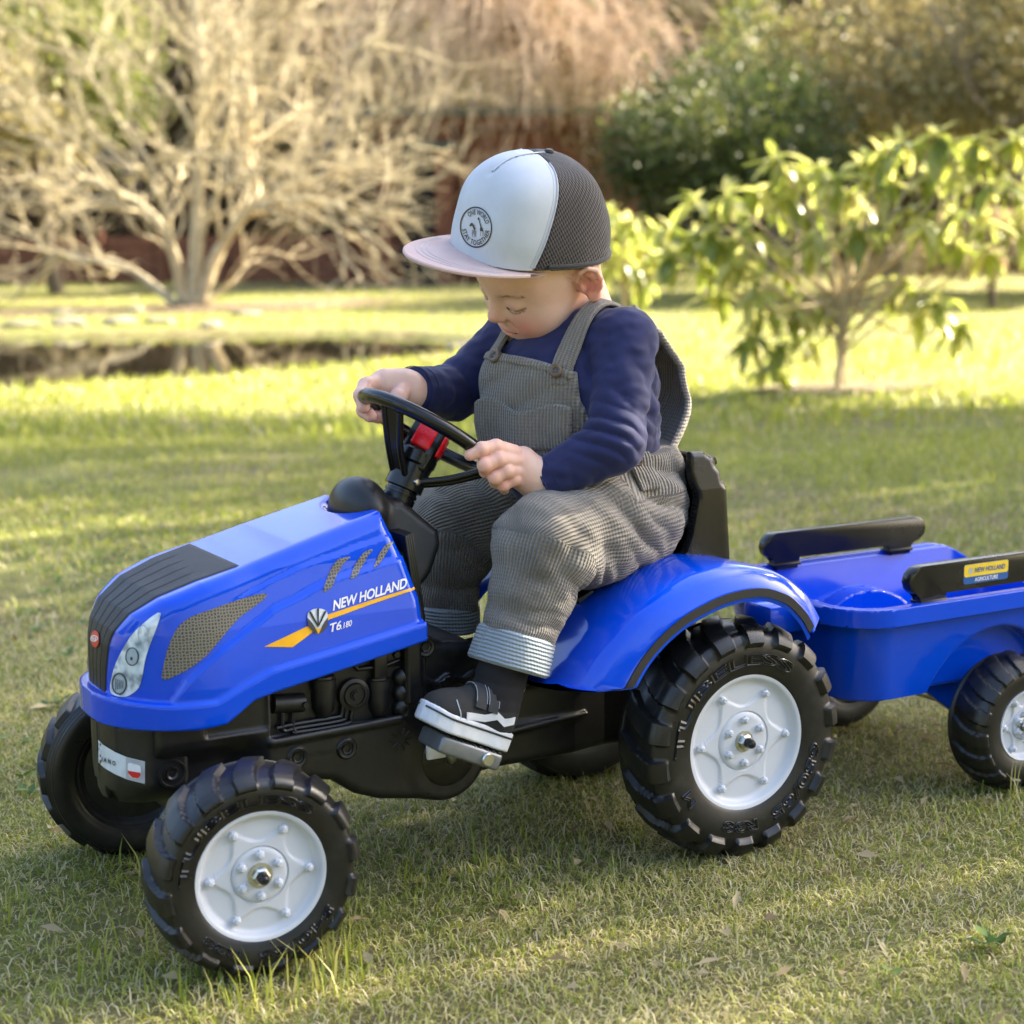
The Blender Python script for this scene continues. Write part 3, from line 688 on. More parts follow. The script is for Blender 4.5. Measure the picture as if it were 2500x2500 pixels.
# ---- wheels
def tyre_prof(R, W, rim, hl):
    hw_ = W/2
    pr = np.array([(rim-.004, -hw_*.72), (rim+.001, -hw_*.9), (rim+.35*(R-rim), -hw_*1.0), (rim+.62*(R-rim), -hw_*.965), (R-.0105-hl*.3, -hw_*.80), (R-.003-hl, -hw_*.52),
                   (R-hl, -hw_*.12), (R-hl, hw_*.35), (R-hl-.001, hw_*.68), (R-.009-hl*.4, hw_*.90), (rim+.6*(R-rim), hw_*.98), (rim+.3*(R-rim), hw_*.96), (rim, hw_*.8), (rim-.012, hw_*.5)])
    return smoothpath(pr, 6)
def tyre_geo(R, W, rim, lugs, hl, seed=0):
    hw_ = W/2; P = tyre_prof(R, W, rim, hl); ns = len(P); T = np.gradient(P, axis=0); nrm = np.stack([-T[:, 1]*-1, T[:, 0]*-1], 1); nrm /= np.linalg.norm(nrm, axis=1, keepdims=True)
    nrm = np.stack([T[:, 1], -T[:, 0]], 1)/np.linalg.norm(T, axis=1, keepdims=True)
    na = lugs*20; th = np.arange(na)/na*2*math.pi
    s = np.concatenate([[0], np.cumsum(np.linalg.norm(np.diff(P, axis=0), axis=1))]); s /= s[-1]
    yv = P[:, 1]/hw_
    # lug window along the profile: from the sidewall step to past the centre line
    win = sstep(P[:, 0], rim+.55*(R-rim), rim+.60*(R-rim))*(1-sstep(yv, .42, .47))
    skew = .55*np.clip((yv+.9)/1.3, 0, 1)**1.6
    ph = (th[:, None]/(2*math.pi)*lugs+skew[None]) % 1
    pad = sstep(ph, .04, .085)*(1-sstep(ph, .62, .665))
    h = hl*pad*win[None]
    # fine ribs on the inner tread
    rb = (yv > .5)*(yv < .92); h = h+(.0009*np.sin(yv*58)*rb)[None]
    r = P[None, :, 0]+h*nrm[None, :, 0]; y = P[None, :, 1]+h*nrm[None, :, 1]
    V = np.stack([r*np.cos(th)[:, None], y, r*np.sin(th)[:, None]], -1).reshape(-1, 3)
    return V, grid_faces(na, ns, True, False)[:, ::-1]
def rim_geo(rim, y0, arms=6):
    rr = np.concatenate([np.linspace(.0, .40, 8), np.linspace(.42, .47, 4), np.linspace(.50, .80, 22), np.linspace(.82, .9, 4), [.92, .94, .97, 1.0, 1.015, 1.015]])
    na = 120; th = np.arange(na)/na*2*math.pi
    dep = np.interp(rr, [0, .40, .44, .80, .86, .90, .94, 1.0, 1.015], [.0035, .0035, .0005, .0005, .0005, .003, .0085, .0095, .008])
    dep[-1] = -.012
    R_, T_ = np.meshgrid(rr, th)
    k = np.abs(((T_/(2*math.pi)*arms) % 1)-.5)*2
    star = .52+.27*np.abs(k)**2.2 
    Dp = dep[None]+.0022*(1-sstep(R_-star, -.012, .012))*((R_ > .44) & (R_ < .84))
    V = np.stack([R_*rim*np.cos(T_), y0-Dp, R_*rim*np.sin(T_)], -1).reshape(-1, 3)
    return V, grid_faces(na, len(rr), True, False)[:, ::-1]
def ring_text(s, r, a0, a1, hgt, prof):
    """raised outlines of letters set round the sidewall"""
    cu = D.curves.new('t', 'FONT'); cu.body = s; cu.resolution_u = 3; cu.offset = .01; cu.fill_mode = 'NONE'; cu.bevel_depth = .045; cu.bevel_resolution = 0
    ob = D.objects.new('t', cu); COL.objects.link(ob); bpy.context.view_layer.update()
    me = D.meshes.new_from_object(ob.evaluated_get(bpy.context.evaluated_depsgraph_get()))
    P = np.array([v.co for v in me.vertices]); F = [list(p.vertices) for p in me.polygons]
    D.objects.remove(ob); D.curves.remove(cu); D.meshes.remove(me)
    lo, hi = P.min(0), P.max(0); q = (P-lo)/(hi-lo); a = a0+(a1-a0)*q[:, 0]; rr = r+hgt*(q[:, 1]-.5)
    k = int(prof[:, 0].argmax()); y = np.interp(rr, prof[:k, 0], prof[:k, 1])
    return np.stack([rr*np.cos(a), y-.0009-.0022*(q[:, 2]-.5), rr*np.sin(a)], 1), F
NUT = mesh('bolt', *MB().add(*lathe([(0, .0052), (.0028, .005), (.0046, .0042), (.0052, .0034), (.0052, -.001)], 6)).add(*lathe([(0, .0082), (.002, .0082), (.0028, .0074), (.0028, .004)], 12)).VF(), RIMW)
def make_wheel(name, R, W, rim, lugs, hl, texts, nbolt, loc, steer, side, first=None, spin=0.):
    """wheel > tyre, rim, bolts, hub nut, cap, raised lettering; outer face looks along -Y before turning"""
    if first is None:
        bar = mesh(name, *lathe([(.012, .75*W/2), (rim*.98, .6*W/2), (rim*.98, -.45*W/2), (.012, -.5*W/2)], 48, (0, 0, 0), (0, 1, 0)), TYRE)
        y0 = -W*.33
        parts = [('tyre', mesh('tyre', *tyre_geo(R, W, rim, lugs, hl), TYRE, sharp=42), (0, 0, 0)), ('rim', mesh('rim', *rim_geo(rim, y0), RIMW, sharp=50), (0, 0, 0))]
        for k in range(nbolt):
            a = k*2*math.pi/nbolt
            parts.append(('bolt', NUT, (rim*.76*math.cos(a), y0-.0012, rim*.76*math.sin(a)))); a += math.pi/nbolt
            parts.append(('bolt', NUT, (rim*.32*math.cos(a), y0-.0036, rim*.32*math.sin(a))))
        parts.append(('hub_nut', mesh('hub_nut', *MB().add(*lathe([(0, .008), (.0075, .008), (.0095, .0065), (.0095, 0)], 6)).add(*lathe([(.009, .0015), (.013, .0012), (.0132, 0)], 24)).VF(), STEEL), (0, y0-.0036, 0)))
        parts.append(('hub_cap', mesh('hub_cap', *lathe([(0, .02), (.003, .0195), (.005, .0175), (.0058, .014), (.006, .006)], 20), BLACK_G), (0, y0-.0036, 0)))
        for s, a0, a1 in texts:
            rr = rim+.32*(R-rim)
            parts.append(('raised_lettering', mesh('raised_lettering', *ring_text(s, rr, rad(a0), rad(a1), (R-rim)*.23, tyre_prof(R, W, rim, hl)), TYRE), (0, 0, 0)))
        first = (bar, parts)
    wh = link(name, first[0], TR_CUR[0], loc)
    wh.rotation_euler = (0, 0, steer+(math.pi if side > 0 else 0))
    for n_, me, l in first[1]:
        o = link(n_, me, wh, l, True)
        if n_ == 'bolt': o.rotation_euler = (0, random.random()*6, 0)
    return first
TR_CUR = [TR]
fw1 = make_wheel('front_wheel', .1125, .076, .0685, 16, .0062, [('TUBELESS', 178, 48), ('540/65', -30, -95), ('R28', -108, -140)], 6, (0, -.2056, .1115), -.10, -1)
make_wheel('front_wheel', .1125, .076, .0685, 16, .0062, [], 6, (0, .2056, .1115), -.10, 1, fw1)
rw1 = make_wheel('rear_wheel', .147, .084, .0835, 18, .0072, [('TUBELESS', 182, 52), ('650/65', -8, -70), ('R38', -82, -112), ('M', 218, 206)], 6, (.6316, -.177, .146), 0, -1)
make_wheel('rear_wheel', .147, .084, .0835, 18, .0072, [], 6, (.6316, .177, .146), 0, 1, rw1)
obj('front_axle', tube([(0, -.18, .1115), (0, .18, .1115)], .009, 12), BLACK, TR)
obj('axle_beam', rbox((0, 0, .14), (.03, .13, .022), .008), BLACK, TR)
obj('rear_axle', tube([(.6316, -.15, .146), (.6316, .15, .146)], .009, 12), STEEL, TR)

# ---- pedals and crank
PC = np.array([.287, 0, .152]); pa = np.array(at(*R9(560, 1165), 1, -.150))+np.array([0, 0, .0075])
obj('crank_disc', lathe([(0, .004), (.03, .004), (.034, .002), (.034, -.006)], 40, PC+np.array([0, -.094, 0])), BLACK_G, TR)
pq = pa
obj('crank', tube(smoothpath(np.array([PC+np.array([0, -.08, 0]), PC+np.array([0, -.104, 0]), np.array([pq[0], -.112, pq[2]]), np.array([pq[0], -.125, pq[2]])]), 6), .0055, 10), STEEL, TR)
obj('chain_cover', rbox((pa[0]+.0, -.100, pa[2]-.013), (.018, .0035, .012), .003), PRINT_W, TR)
Mp = Matrix.Rotation(rad(25), 3, 'Y')
for sg, cx, cz in ((-1, pa[0], pa[2]), (1, 2*PC[0]-pa[0], 2*PC[2]-pa[2])):
    pe = obj('pedal', rbox((cx, sg*.150, cz), (.042, .027, .0100), .004, 3, Mp), GREYP, TR)
    for k in range(9):
        o_ = np.array(Mp @ Vector((-.036+.009*k, 0, .0102))); obj('tread_rib', rbox((cx+o_[0], sg*.150, cz+o_[2]), (.0022, .026, .0012), .0006, 1, Mp), BLACK, pe)
    o_ = np.array(Mp @ Vector((.022, 0, 0))); obj('pedal_end', lathe([(0, .004), (.0065, .004), (.0078, .0025), (.008, -.001)], 24, (cx+o_[0], sg*.177, cz+o_[2]), (0, sg, 0)), STEEL, pe)
# ================================================================== trailer
TL = tag(empty('toy_trailer', (1.1, 0, 0)), 'blue plastic toy trailer with black side rails hitched behind the tractor', 'trailer')
TR_CUR[0] = TL
WX, WR = 1.108, .094
def s_rect(a, b, ha, hb, r):
    q0 = np.abs(a)-(ha-r); q1 = np.abs(b)-(hb-r)
    return np.hypot(np.maximum(q0, 0), np.maximum(q1, 0))+np.minimum(np.maximum(q0, q1), 0)-r
def tub(p):
    x, y, z = p[:, 0], p[:, 1], p[:, 2]
    t = np.clip((.268-z)/.13, 0, 1); cx = 1.110
    out = s_rect(x-cx, y, .260-.02*t, .160-.022*t, .06)
    out = np.maximum(out, .138-z)
    inn = np.maximum(s_rect(x-cx, y, .2540-.02*t, .1540-.022*t, .0545), .1435-z)
    arch = np.hypot(x-WX, z-.10)-.118
    aw = np.maximum(arch, .098-np.abs(y))
    o2 = sm_max(out, -np.maximum(arch, .119-np.abs(y)), .006)
    i2 = np.maximum(inn, -np.maximum(arch-.005, .113-np.abs(y)))
    d = sm_max(np.maximum(o2, z-.266), -i2, .002)
    fl = np.maximum(np.maximum(s_rect(x-cx, y, .274, .173, .075), -s_rect(x-cx, y, .2555, .1555, .056)), np.abs(z-.266)-.0045)
    sk = np.maximum(np.maximum(s_rect(x-cx, y, .274, .173, .075), -s_rect(x-cx, y, .2672, .1662, .0682)), np.abs(z-.258)-.0125)
    fl = np.maximum(fl, -s_box(p, (.85, .01, .27), (.03, .016, .03)))
    d = sm_min(d, np.minimum(fl, sk), .003)
    zr = np.where(x < 1.27, .2705+(1.27-x)*.5, .168+np.sqrt(np.maximum(.1025**2-(x-1.27)**2, 0)))
    d = np.maximum(d, (z-zr)*.7)
    # fixing post under the rim at the front corner
    d = np.minimum(d, s_box(p, (.866, -.055, .236), (.004, .004, .03), .002))
    return d
tb = sdf_obj('tub', tub, (.82, -.185, .13), (1.395, .185, .285), .0032, BLUE, TL)
obj('hitch_plate', rbox((.838, .055, .268), (.03, .05, .007), .003), BLUE, TL)
obj('hitch_plate', rbox((.825, -.02, .243), (.03, .03, .02), .006), BLUE, TL)
obj('drawbar', tube(smoothpath(np.array([(.68, 0, .14), (.76, 0, .13), (.84, 0, .118), (.95, 0, .132)]), 8), .016, 14), BLACK, TL)
for s_ in (-1, 1):
    yb = s_*.152
    poly = [(x_+.006, z_-.003) for x_, z_ in [(.93, .302), (.933, .292), (.94, .286), (.948, .284), (.952, .280), (.953, .266), (.993, .266), (.994, .284), (1.172, .284), (1.173, .266), (1.213, .266), (1.214, .280), (1.218, .284),
            (1.232, .286), (1.242, .294), (1.244, .304), (1.241, .314), (1.232, .3205), (1.222, .322), (.953, .322), (.941, .320), (.933, .312)]]
    ra_ = obj('side_rail', prism(poly, 1, yb-.008, yb+.008, .002), BLACK_G, TL, sharp=40)
    obj('rail_foot', rbox((.979, yb, .2705), (.024, .0105, .0025), .001), BLACK_G, ra_); obj('rail_foot', rbox((1.199, yb, .2705), (.024, .0105, .0025), .001), BLACK_G, ra_)
    if s_ < 0:
        y0 = yb-.0083
        q = at(*(lambda x, y: (1800+.38824*x, 1200+.38824*y))(np.array([1425, 1705, 1705, 1425]), np.array([468, 455, 550, 572])), 1, y0)
        x0, x1 = q[0][0], q[1][0]; zc = .300; hz = .0135
        def rr(x0, x1, z0, z1, r, yv):
            P = []
            for cx, cz, a0 in ((x1-r, z1-r, 0), (x0+r, z1-r, 90), (x0+r, z0+r, 180), (x1-r, z0+r, 270)):
                for k in range(5): a = rad(a0+22.5*k); P.append((cx+r*math.cos(a), yv, cz+r*math.sin(a)))
            return P, [tuple(range(len(P)))]
        obj('sticker', rr(x0, x1, zc-hz, zc+hz, .004, y0), PRINT_BL, ra_, smooth=False)
        obj('sticker_field', rr(x0+.0006, x1-.0006, zc-hz*.28, zc+hz-.0006, .0035, y0-.0004), flat('sticker_yellow', (.8, .55, .03), .35), ra_, smooth=False)
        def lay(P, F, xa, xb, za, zb, mat, yv):
            Q = fit_text(P, (0, 0), (1, 0), (0, 1)); V = np.stack([xa+Q[:, 0]*(xb-xa), np.full(len(Q), yv), za+Q[:, 1]*(zb-za)], 1); obj('sticker_lettering', (V, F), mat, ra_, smooth=False)
        W_ = x1-x0
        P, F = text_geo('NEW HOLLAND', .02, .1); lay(P, F, x0+W_*.24, x0+W_*.92, zc+hz*.08, zc+hz*.58, PRINT_BL, y0-.0008)
        P, F = text_geo('AGRICULTURE', .015, .1); lay(P, F, x0+W_*.24, x0+W_*.76, zc-hz*.82, zc-hz*.42, PRINT_W, y0-.0008)
        obj('sticker_emblem', ([(x0+W_*.15+.0035*math.cos(a), y0-.0008, zc+hz*.32+.0045*math.sin(a)) for a in np.linspace(0, 6.28, 17)[:-1]], [tuple(range(16))]), PRINT_G, ra_, smooth=False)
tw = make_wheel('trailer_wheel', WR, .068, .048, 16, .004, [], 6, (WX, -.178, WR-.001), 0, -1)
make_wheel('trailer_wheel', WR, .068, .048, 16, .004, [], 6, (WX, .178, WR-.001), 0, 1, tw)
obj('axle', tube([(WX, -.17, WR), (WX, .17, WR)], .008, 12), STEEL, TL)
for s_ in (-1, 1): obj('axle_bracket', prism([(WX-.1, .142), (WX+.1, .142), (WX+.02, .085), (WX-.02, .085), (WX-.075, .125)], 1, s_*.09-.006, s_*.09+.006, .002), BLUE, TL)
# ================================================================== toddler
PE = tag(empty('person', (.5, 0, .34)), 'toddler in a trucker cap and grey corduroy dungarees steering the pedal tractor', 'person')
def eul(y, p, r):
    f = np.array([-math.cos(y)*math.cos(p), -math.sin(y)*math.cos(p), -math.sin(p)]); l0 = np.array([math.sin(y), -math.cos(y), 0.]); u0 = np.cross(f, l0)
    return f, l0*math.cos(r)+u0*math.sin(r), u0*math.cos(r)-l0*math.sin(r)
HC = np.array([.478, -.002, .7246]); HF, HL, HU = eul(rad(-3), rad(34), rad(-22)); HB = np.stack([HF, HL, HU], 1)
def hw_(f, l, u): return HC+HF*f+HL*l+HU*u
SHN, ELN, WRN = np.array([.534, -.098, .628]), np.array([.490, -.140, .512]), np.array([.420, -.092, .463])
SHF, ELF, WRF = np.array([.492, .102, .622]), np.array([.414, .118, .556]), np.array([.330, .074, .566])

# ---- hands: (pixel, depth) joints of each finger
def J(x, y, yy): return np.array(at(*R8(x, y), 1, yy))
FN = [[J(1560, 870, -.094), J(1395, 815, -.098), J(1260, 835, -.098), J(1150, 893, -.094)],
      [J(1590, 950, -.097), J(1420, 930, -.104), J(1290, 985, -.102), J(1290, 1050, -.092)],
      [J(1620, 1040, -.096), J(1490, 1040, -.104), J(1385, 1100, -.101), J(1385, 1155, -.090)],
      [J(1660, 1120, -.092), J(1560, 1120, -.100), J(1465, 1175, -.097), J(1475, 1220, -.088)],
      [J(1700, 980, -.075), J(1560, 985, -.062), J(1430, 960, -.058), J(1340, 930, -.062)]]
RN = [(.0098, .0088, .0082, .0068), (.0100, .0090, .0086, .0072), (.0096, .0088, .0082, .0068), (.0088, .0078, .0072, .006), (.0110, .0098, .0088, .0074)]
PN = [(J(1640, 960, -.088), J(1775, 1100, -.092), .019, .020), (J(1600, 1060, -.088), J(1760, 1140, -.090), .018, .019)]
FFr = [[J(300, 205, .078), J(170, 235, .066), J(122, 330, .052), J(145, 440, .042)],
       [J(300, 235, .088), J(190, 330, .080), J(150, 470, .064), J(215, 525, .048)],
       [J(340, 270, .094), J(250, 390, .090), J(205, 510, .074), J(285, 540, .055)],
       [J(390, 300, .096), J(310, 430, .092), J(275, 510, .078), J(330, 520, .062)],
       [J(520, 270, .062), J(470, 350, .050), J(430, 420, .043), J(405, 475, .040)]]
RF = [(.0105, .0098, .0092, .0078), (.0104, .0096, .009, .0076), (.0100, .0092, .0086, .0072), (.0092, .0084, .0078, .0066), (.0110, .0100, .009, .0078)]
PF = [(J(350, 225, .080), J(520, 250, .076), .0195, .0195), (J(380, 270, .090), J(540, 280, .082), .018, .019)]
def s_hand(p, Fg, Rg, Pm, wr, ext):
    d = np.full(len(p), 1e3)
    for a, b_, r1, r2 in Pm: d = sm_min(d, s_cap(p, a, b_, r1, r2), .010)
    d = sm_min(d, s_cap(p, Pm[0][1], wr, .0195, .0205), .012); d = sm_min(d, s_cap(p, wr, ext, .0205, .022), .01)
    for j, r in zip(Fg, Rg):
        fd = s_cap(p, j[0], j[1], r[0], r[1])
        for k in (1, 2): fd = sm_min(fd, s_cap(p, j[k], j[k+1], r[k], r[k+1]), .0022)
        for k in (1, 2): fd = sm_min(fd, np.linalg.norm(p-j[k], axis=1)-r[k]*1.03, .002)
        d = sm_min(d, fd, .0022)
    return d
def s_face(q):
    f, l, u = q[:, 0], q[:, 1], q[:, 2]; L_ = np.abs(l); qs = np.stack([f, L_, u], 1)
    d = s_ell(q, (-.004, 0, .022), (.082, .069, .078))
    d = sm_min(d, s_ell(q, (.030, 0, -.026), (.056, .057, .060)), .03)
    d = sm_min(d, s_ell(q, (.046, 0, .030), (.036, .050, .034)), .02)
    d = sm_min(d, s_ell(qs, (.0455, .033, -.042), (.030, .026, .027)), .018)       # cheeks
    d = sm_min(d, s_ell(q, (.052, 0, -.066), (.030, .031, .022)), .020)              # jaw
    d = sm_min(d, s_ell(q, (.0685, 0, -.073), (.0135, .015, .0115)), .010)           # chin
    d = sm_max(d, -s_ell(qs, (.0945, .0265, -.0035), (.0155, .0165, .0115)), .012)   # sockets
    d = sm_min(d, s_ell(qs, (.0682, .0275, -.0035), (.0120, .0135, .0105)), .005)    # closed lids
    lid = s_cap(qs, (.0775, .0130, -.0092), (.0802, .028, -.0130), .0012); lid = np.minimum(lid, s_cap(qs, (.0802, .028, -.0130), (.0705, .0425, -.0080), .0012))
    d = sm_max(d, -lid, .0025)
    d = sm_min(d, s_cap(q, (.074, 0, .006), (.0865, 0, -.019), .0065, .0082), .010)  # bridge
    d = sm_min(d, s_ell(q, (.0895, 0, -.0225), (.0098, .0098, .0082)), .005)         # tip
    d = sm_min(d, s_ell(qs, (.0835, .0092, -.0255), (.0072, .0058, .0058)), .0035)   # wings
    d = sm_max(d, -s_ell(qs, (.0865, .0052, -.0318), (.0035, .0028, .0028)), .002)   # nostrils
    d = sm_max(d, -s_cap(q, (.0885, 0, -.034), (.0865, 0, -.043), .0022), .003)      # philtrum
    d = sm_min(d, s_ell(q, (.0735, 0, -.0475), (.0125, .0205, .0072)), .004)         # upper lip
    d = sm_min(d, s_ell(q, (.0725, 0, -.0570), (.0115, .0165, .0068)), .0035)        # lower lip
    mo = np.minimum(s_cap(qs, (.0868, 0, -.0522), (.0785, .0185, -.0498), .0011), s_cap(qs, (.0785, .0185, -.0498), (.072, .0240, -.0455), .0014))
    d = sm_max(d, -mo, .003)
    d = sm_max(d, -s_ell(q, (.0845, 0, -.0652), (.005, .013, .0032)), .006)          # fold under the lip
    d = sm_max(d, -s_cap(qs, (.0835, .0155, -.030), (.0735, .0275, -.0455), .0018), .006)  # smile fold
    # ears
    Me = rotm(0, 0, rad(-24)); qe = (qs-np.array([-.004, .070, -.010]))@Me          # local: forward, out, up
    e = s_ell(qe, (-.004, 0, .001), (.0150, .0050, .0240))
    pth = [(.008, .003, -.004), (.0085, .005, .010), (.003, .0065, .0205), (-.007, .0075, .0225), (-.0155, .0085, .015), (-.0175, .0085, .003), (-.0145, .007, -.009), (-.008, .0045, -.0185)]
    for a_, b__ in zip(pth[:-1], pth[1:]): e = sm_min(e, s_cap(qe, a_, b__, .0031), .0022)
    an_ = [(-.004, .004, .012), (-.010, .0055, .006), (-.0105, .005, -.003), (-.006, .004, -.011)]
    for a_, b__ in zip(an_[:-1], an_[1:]): e = sm_min(e, s_cap(qe, a_, b__, .0026), .003)
    e = sm_min(e, s_ell(qe, (.0065, .0035, -.006), (.0038, .0038, .0055)), .003)
    e = sm_min(e, s_ell(qe, (-.0045, .003, -.0225), (.0085, .0055, .0080)), .004)
    return sm_min(d, e, .005)
def s_body(p):
    d = s_cap(p, (.540, -.004, .640), hw_(-.026, 0, -.035), .038, .037)
    q = (p-HC)@HB; near = np.linalg.norm(q, axis=1)
    face = near-.125; m = near < .16
    if m.any(): face[m] = s_face(q[m])
    d = sm_min(d, face, .018)
    # trunk and limbs under the clothes
    d = sm_min(d, s_ell(p, (.553, 0, .565), (.070, .075, .085)), .03); d = sm_min(d, s_ell(p, (.567, 0, .45), (.068, .078, .09)), .03)
    for sh, el, wr, Fg, Rg, Pm, sd in ((SHN, ELN, WRN, FN, RN, PN, -1), (SHF, ELF, WRF, FFr, RF, PF, 1)):
        d = sm_min(d, s_cap(p, (.545, sd*.04, .61), sh, .034, .030), .02)
        d = sm_min(d, s_cap(p, sh, el, .027, .024), .01); d = sm_min(d, s_cap(p, el, wr, .024, .0205), .01)
        c = Pm[0][0]; nn = np.linalg.norm(p-c, axis=1); h_ = nn-.085; m = nn < .11
        if m.any(): h_[m] = s_hand(p[m], Fg, Rg, Pm, wr, wr+(el-wr)*.35)
        d = sm_min(d, h_, .006)
    for hip, kn, an in (((.557, -.055, .405), (.395, -.128, .40), (.340, -.148, .245)), ((.557, .055, .405), (.415, .118, .385), (.392, .13, .225))):
        d = sm_min(d, s_cap(p, hip, kn, .05, .04), .02); d = sm_min(d, s_cap(p, kn, an, .034, .018), .01)
        an = np.array(an); d = sm_min(d, s_cap(p, an, an+np.array([-.035, 0, -.03]), .016, .014), .01)
    return d
def tint(V):
    q = (V-HC)@HB; qs = q.copy(); qs[:, 1] = np.abs(qs[:, 1])
    g = lambda c, r: np.exp(-(((qs-np.array(c))/np.array(r))**2).sum(1))
    t = .75*g((.072, .036, -.038), (.03, .022, .02))+.6*g((.085, 0, -.052), (.012, .019, .010))+.45*g((.097, 0, -.022), (.014, .013, .012))+.9*g((-.006, .074, -.012), (.02, .014, .026))
    for Fg in (FN, FFr):
        for j in Fg:
            for k in (0, 1, 2, 3): t = t+.45*np.exp(-((V-j[k])**2).sum(1)/.010**2)
    return np.clip(t, 0, 1)
def lash(V):
    q = (V-HC)@HB; qs = q.copy(); qs[:, 1] = np.abs(qs[:, 1])
    a = np.minimum(s_cap(qs, (.0775, .0130, -.0092), (.0802, .028, -.0130), 0), s_cap(qs, (.0802, .028, -.0130), (.0705, .0425, -.0080), 0))
    b_ = np.minimum(s_cap(qs, (.083, .012, .0105), (.079, .030, .0145), 0), s_cap(qs, (.079, .030, .0145), (.066, .044, .010), 0))
    mo = s_cap(qs, (.0868, 0, -.0522), (.0765, .0200, -.050), 0)
    return np.clip(np.maximum(np.maximum(1-sstep(a, .0006, .0024), .14*(1-sstep(b_, .001, .0045))), .35*(1-sstep(mo, .0006, .002))), 0, 1)
m, nt, b = nmat('child_skin')
at_ = N(nt, 'Attribute', attribute_name='tint'); al_ = N(nt, 'Attribute', attribute_name='lash')
ns = noise(nt, 45, 6, .7); r0 = ramp(nt, ns.outputs[0], [(.3, (.74, .475, .355)), (.7, (.81, .545, .42))])
mx = N(nt, 'MixRGB'); mx.inputs[2].default_value = (.72, .27, .21, 1); nb2 = noise(nt, 22, 4); ml = N(nt, 'Math', operation='MULTIPLY_ADD'); ml.inputs[1].default_value = .34; ml.inputs[2].default_value = -.10; L(nt, nb2.outputs[0], ml.inputs[0]); ma = N(nt, 'Math', operation='ADD', use_clamp=True); L(nt, ml.outputs[0], ma.inputs[0]); L(nt, at_.outputs['Fac'], ma.inputs[1]); L(nt, ma.outputs[0], mx.inputs[0]); L(nt, r0.outputs[0], mx.inputs[1])
mx2 = N(nt, 'MixRGB'); mx2.inputs[2].default_value = (.10, .05, .035, 1); L(nt, al_.outputs['Fac'], mx2.inputs[0]); L(nt, mx.outputs[0], mx2.inputs[1])
L(nt, mx2.outputs[0], b.inputs['Base Color']); b.inputs['Roughness'].default_value = .48
b.inputs['Subsurface Weight'].default_value = .35; b.inputs['Subsurface Radius'].default_value = (1, .35, .2); b.inputs['Subsurface Scale'].default_value = .012
n3 = noise(nt, 900, 3); bump(nt, b, n3.outputs[0], .16, .0008)
SKIN = m
body_o = sdf_obj('body', s_body, (.24, -.20, .19), (.66, .20, .84), .0024, SKIN, PE, {'tint': tint, 'lash': lash})

# ---- navy long-sleeved top
def waves(p, c, rad_, d, wl, amp, ph=0.):
    # rounded folds with pinched valleys, bending a little across their run
    d = np.asarray(d, float)/np.linalg.norm(d); q = p-np.asarray(c); e = np.cross(d, (.3, .8, .5)); t = q@d+.10*wl*np.sin((q@e)*2*math.pi/(wl*2.3)+ph)
    s_ = np.sqrt(np.sin(math.pi*t/wl+ph*.5)**2+.012)
    return amp*1.25*(1-1.75*s_)*np.exp(-(q**2).sum(1)/rad_**2)
TQ = rad(22)
def tq(p):
    x, y = p[:, 0]-.528, p[:, 1]; c, s = math.cos(TQ), math.sin(TQ)
    return np.stack([c*x+s*y+.548, -s*x+c*y, p[:, 2]], 1)
def tw(p):
    p = np.atleast_2d(p); x, y = p[:, 0]-.548, p[:, 1]; c, s = math.cos(TQ), math.sin(TQ)
    return np.stack([c*x-s*y+.528, s*x+c*y, p[:, 2]], 1)
def crumple(p, amp, wl, seed):
    r = np.random.default_rng(seed); o = 0
    for k in range(7):
        d = r.normal(0, 1, 3); d /= np.linalg.norm(d); e = np.cross(d, r.normal(0, 1, 3)); f_ = 2*math.pi/(wl*r.uniform(.6, 1.6)); o = o+np.sin((p@d)*f_+r.uniform(0, 6)+1.2*np.sin((p@e)*f_*.6))
    return amp*o/7**.5
def s_torso(p): return sm_min(s_torso_l(tq(p)), s_cap(p, SHN+np.array([0, .012, -.002]), SHF+np.array([.0, -.012, -.0]), .037, .036), .03)
def s_torso_l(p):
    d = s_ell(p, (.550, 0, .578), (.098, .094, .088)); d = sm_min(d, s_ell(p, (.548, 0, .488), (.106, .098, .095)), .05)
    d = sm_min(d, s_box(p, (.498, .006, .555), (.046, .082, .060), .038), .03)
    return d
def s_sleeves(p):
    out = None
    for sh, el, wr, r0, r1 in ((SHN, ELN, WRN, .0345, .0280), (SHF, ELF, WRF, .034, .0290)):
        ax = (wr-el)/np.linalg.norm(wr-el); t = (p-wr)@ax
        fo = sm_max(s_cap(p, el, wr, r0, r1), t+.004, .003); d = sm_min(s_cap(p, sh, el, .0375, .0335), fo, .012)
        out = d if out is None else np.minimum(out, d)
    return out
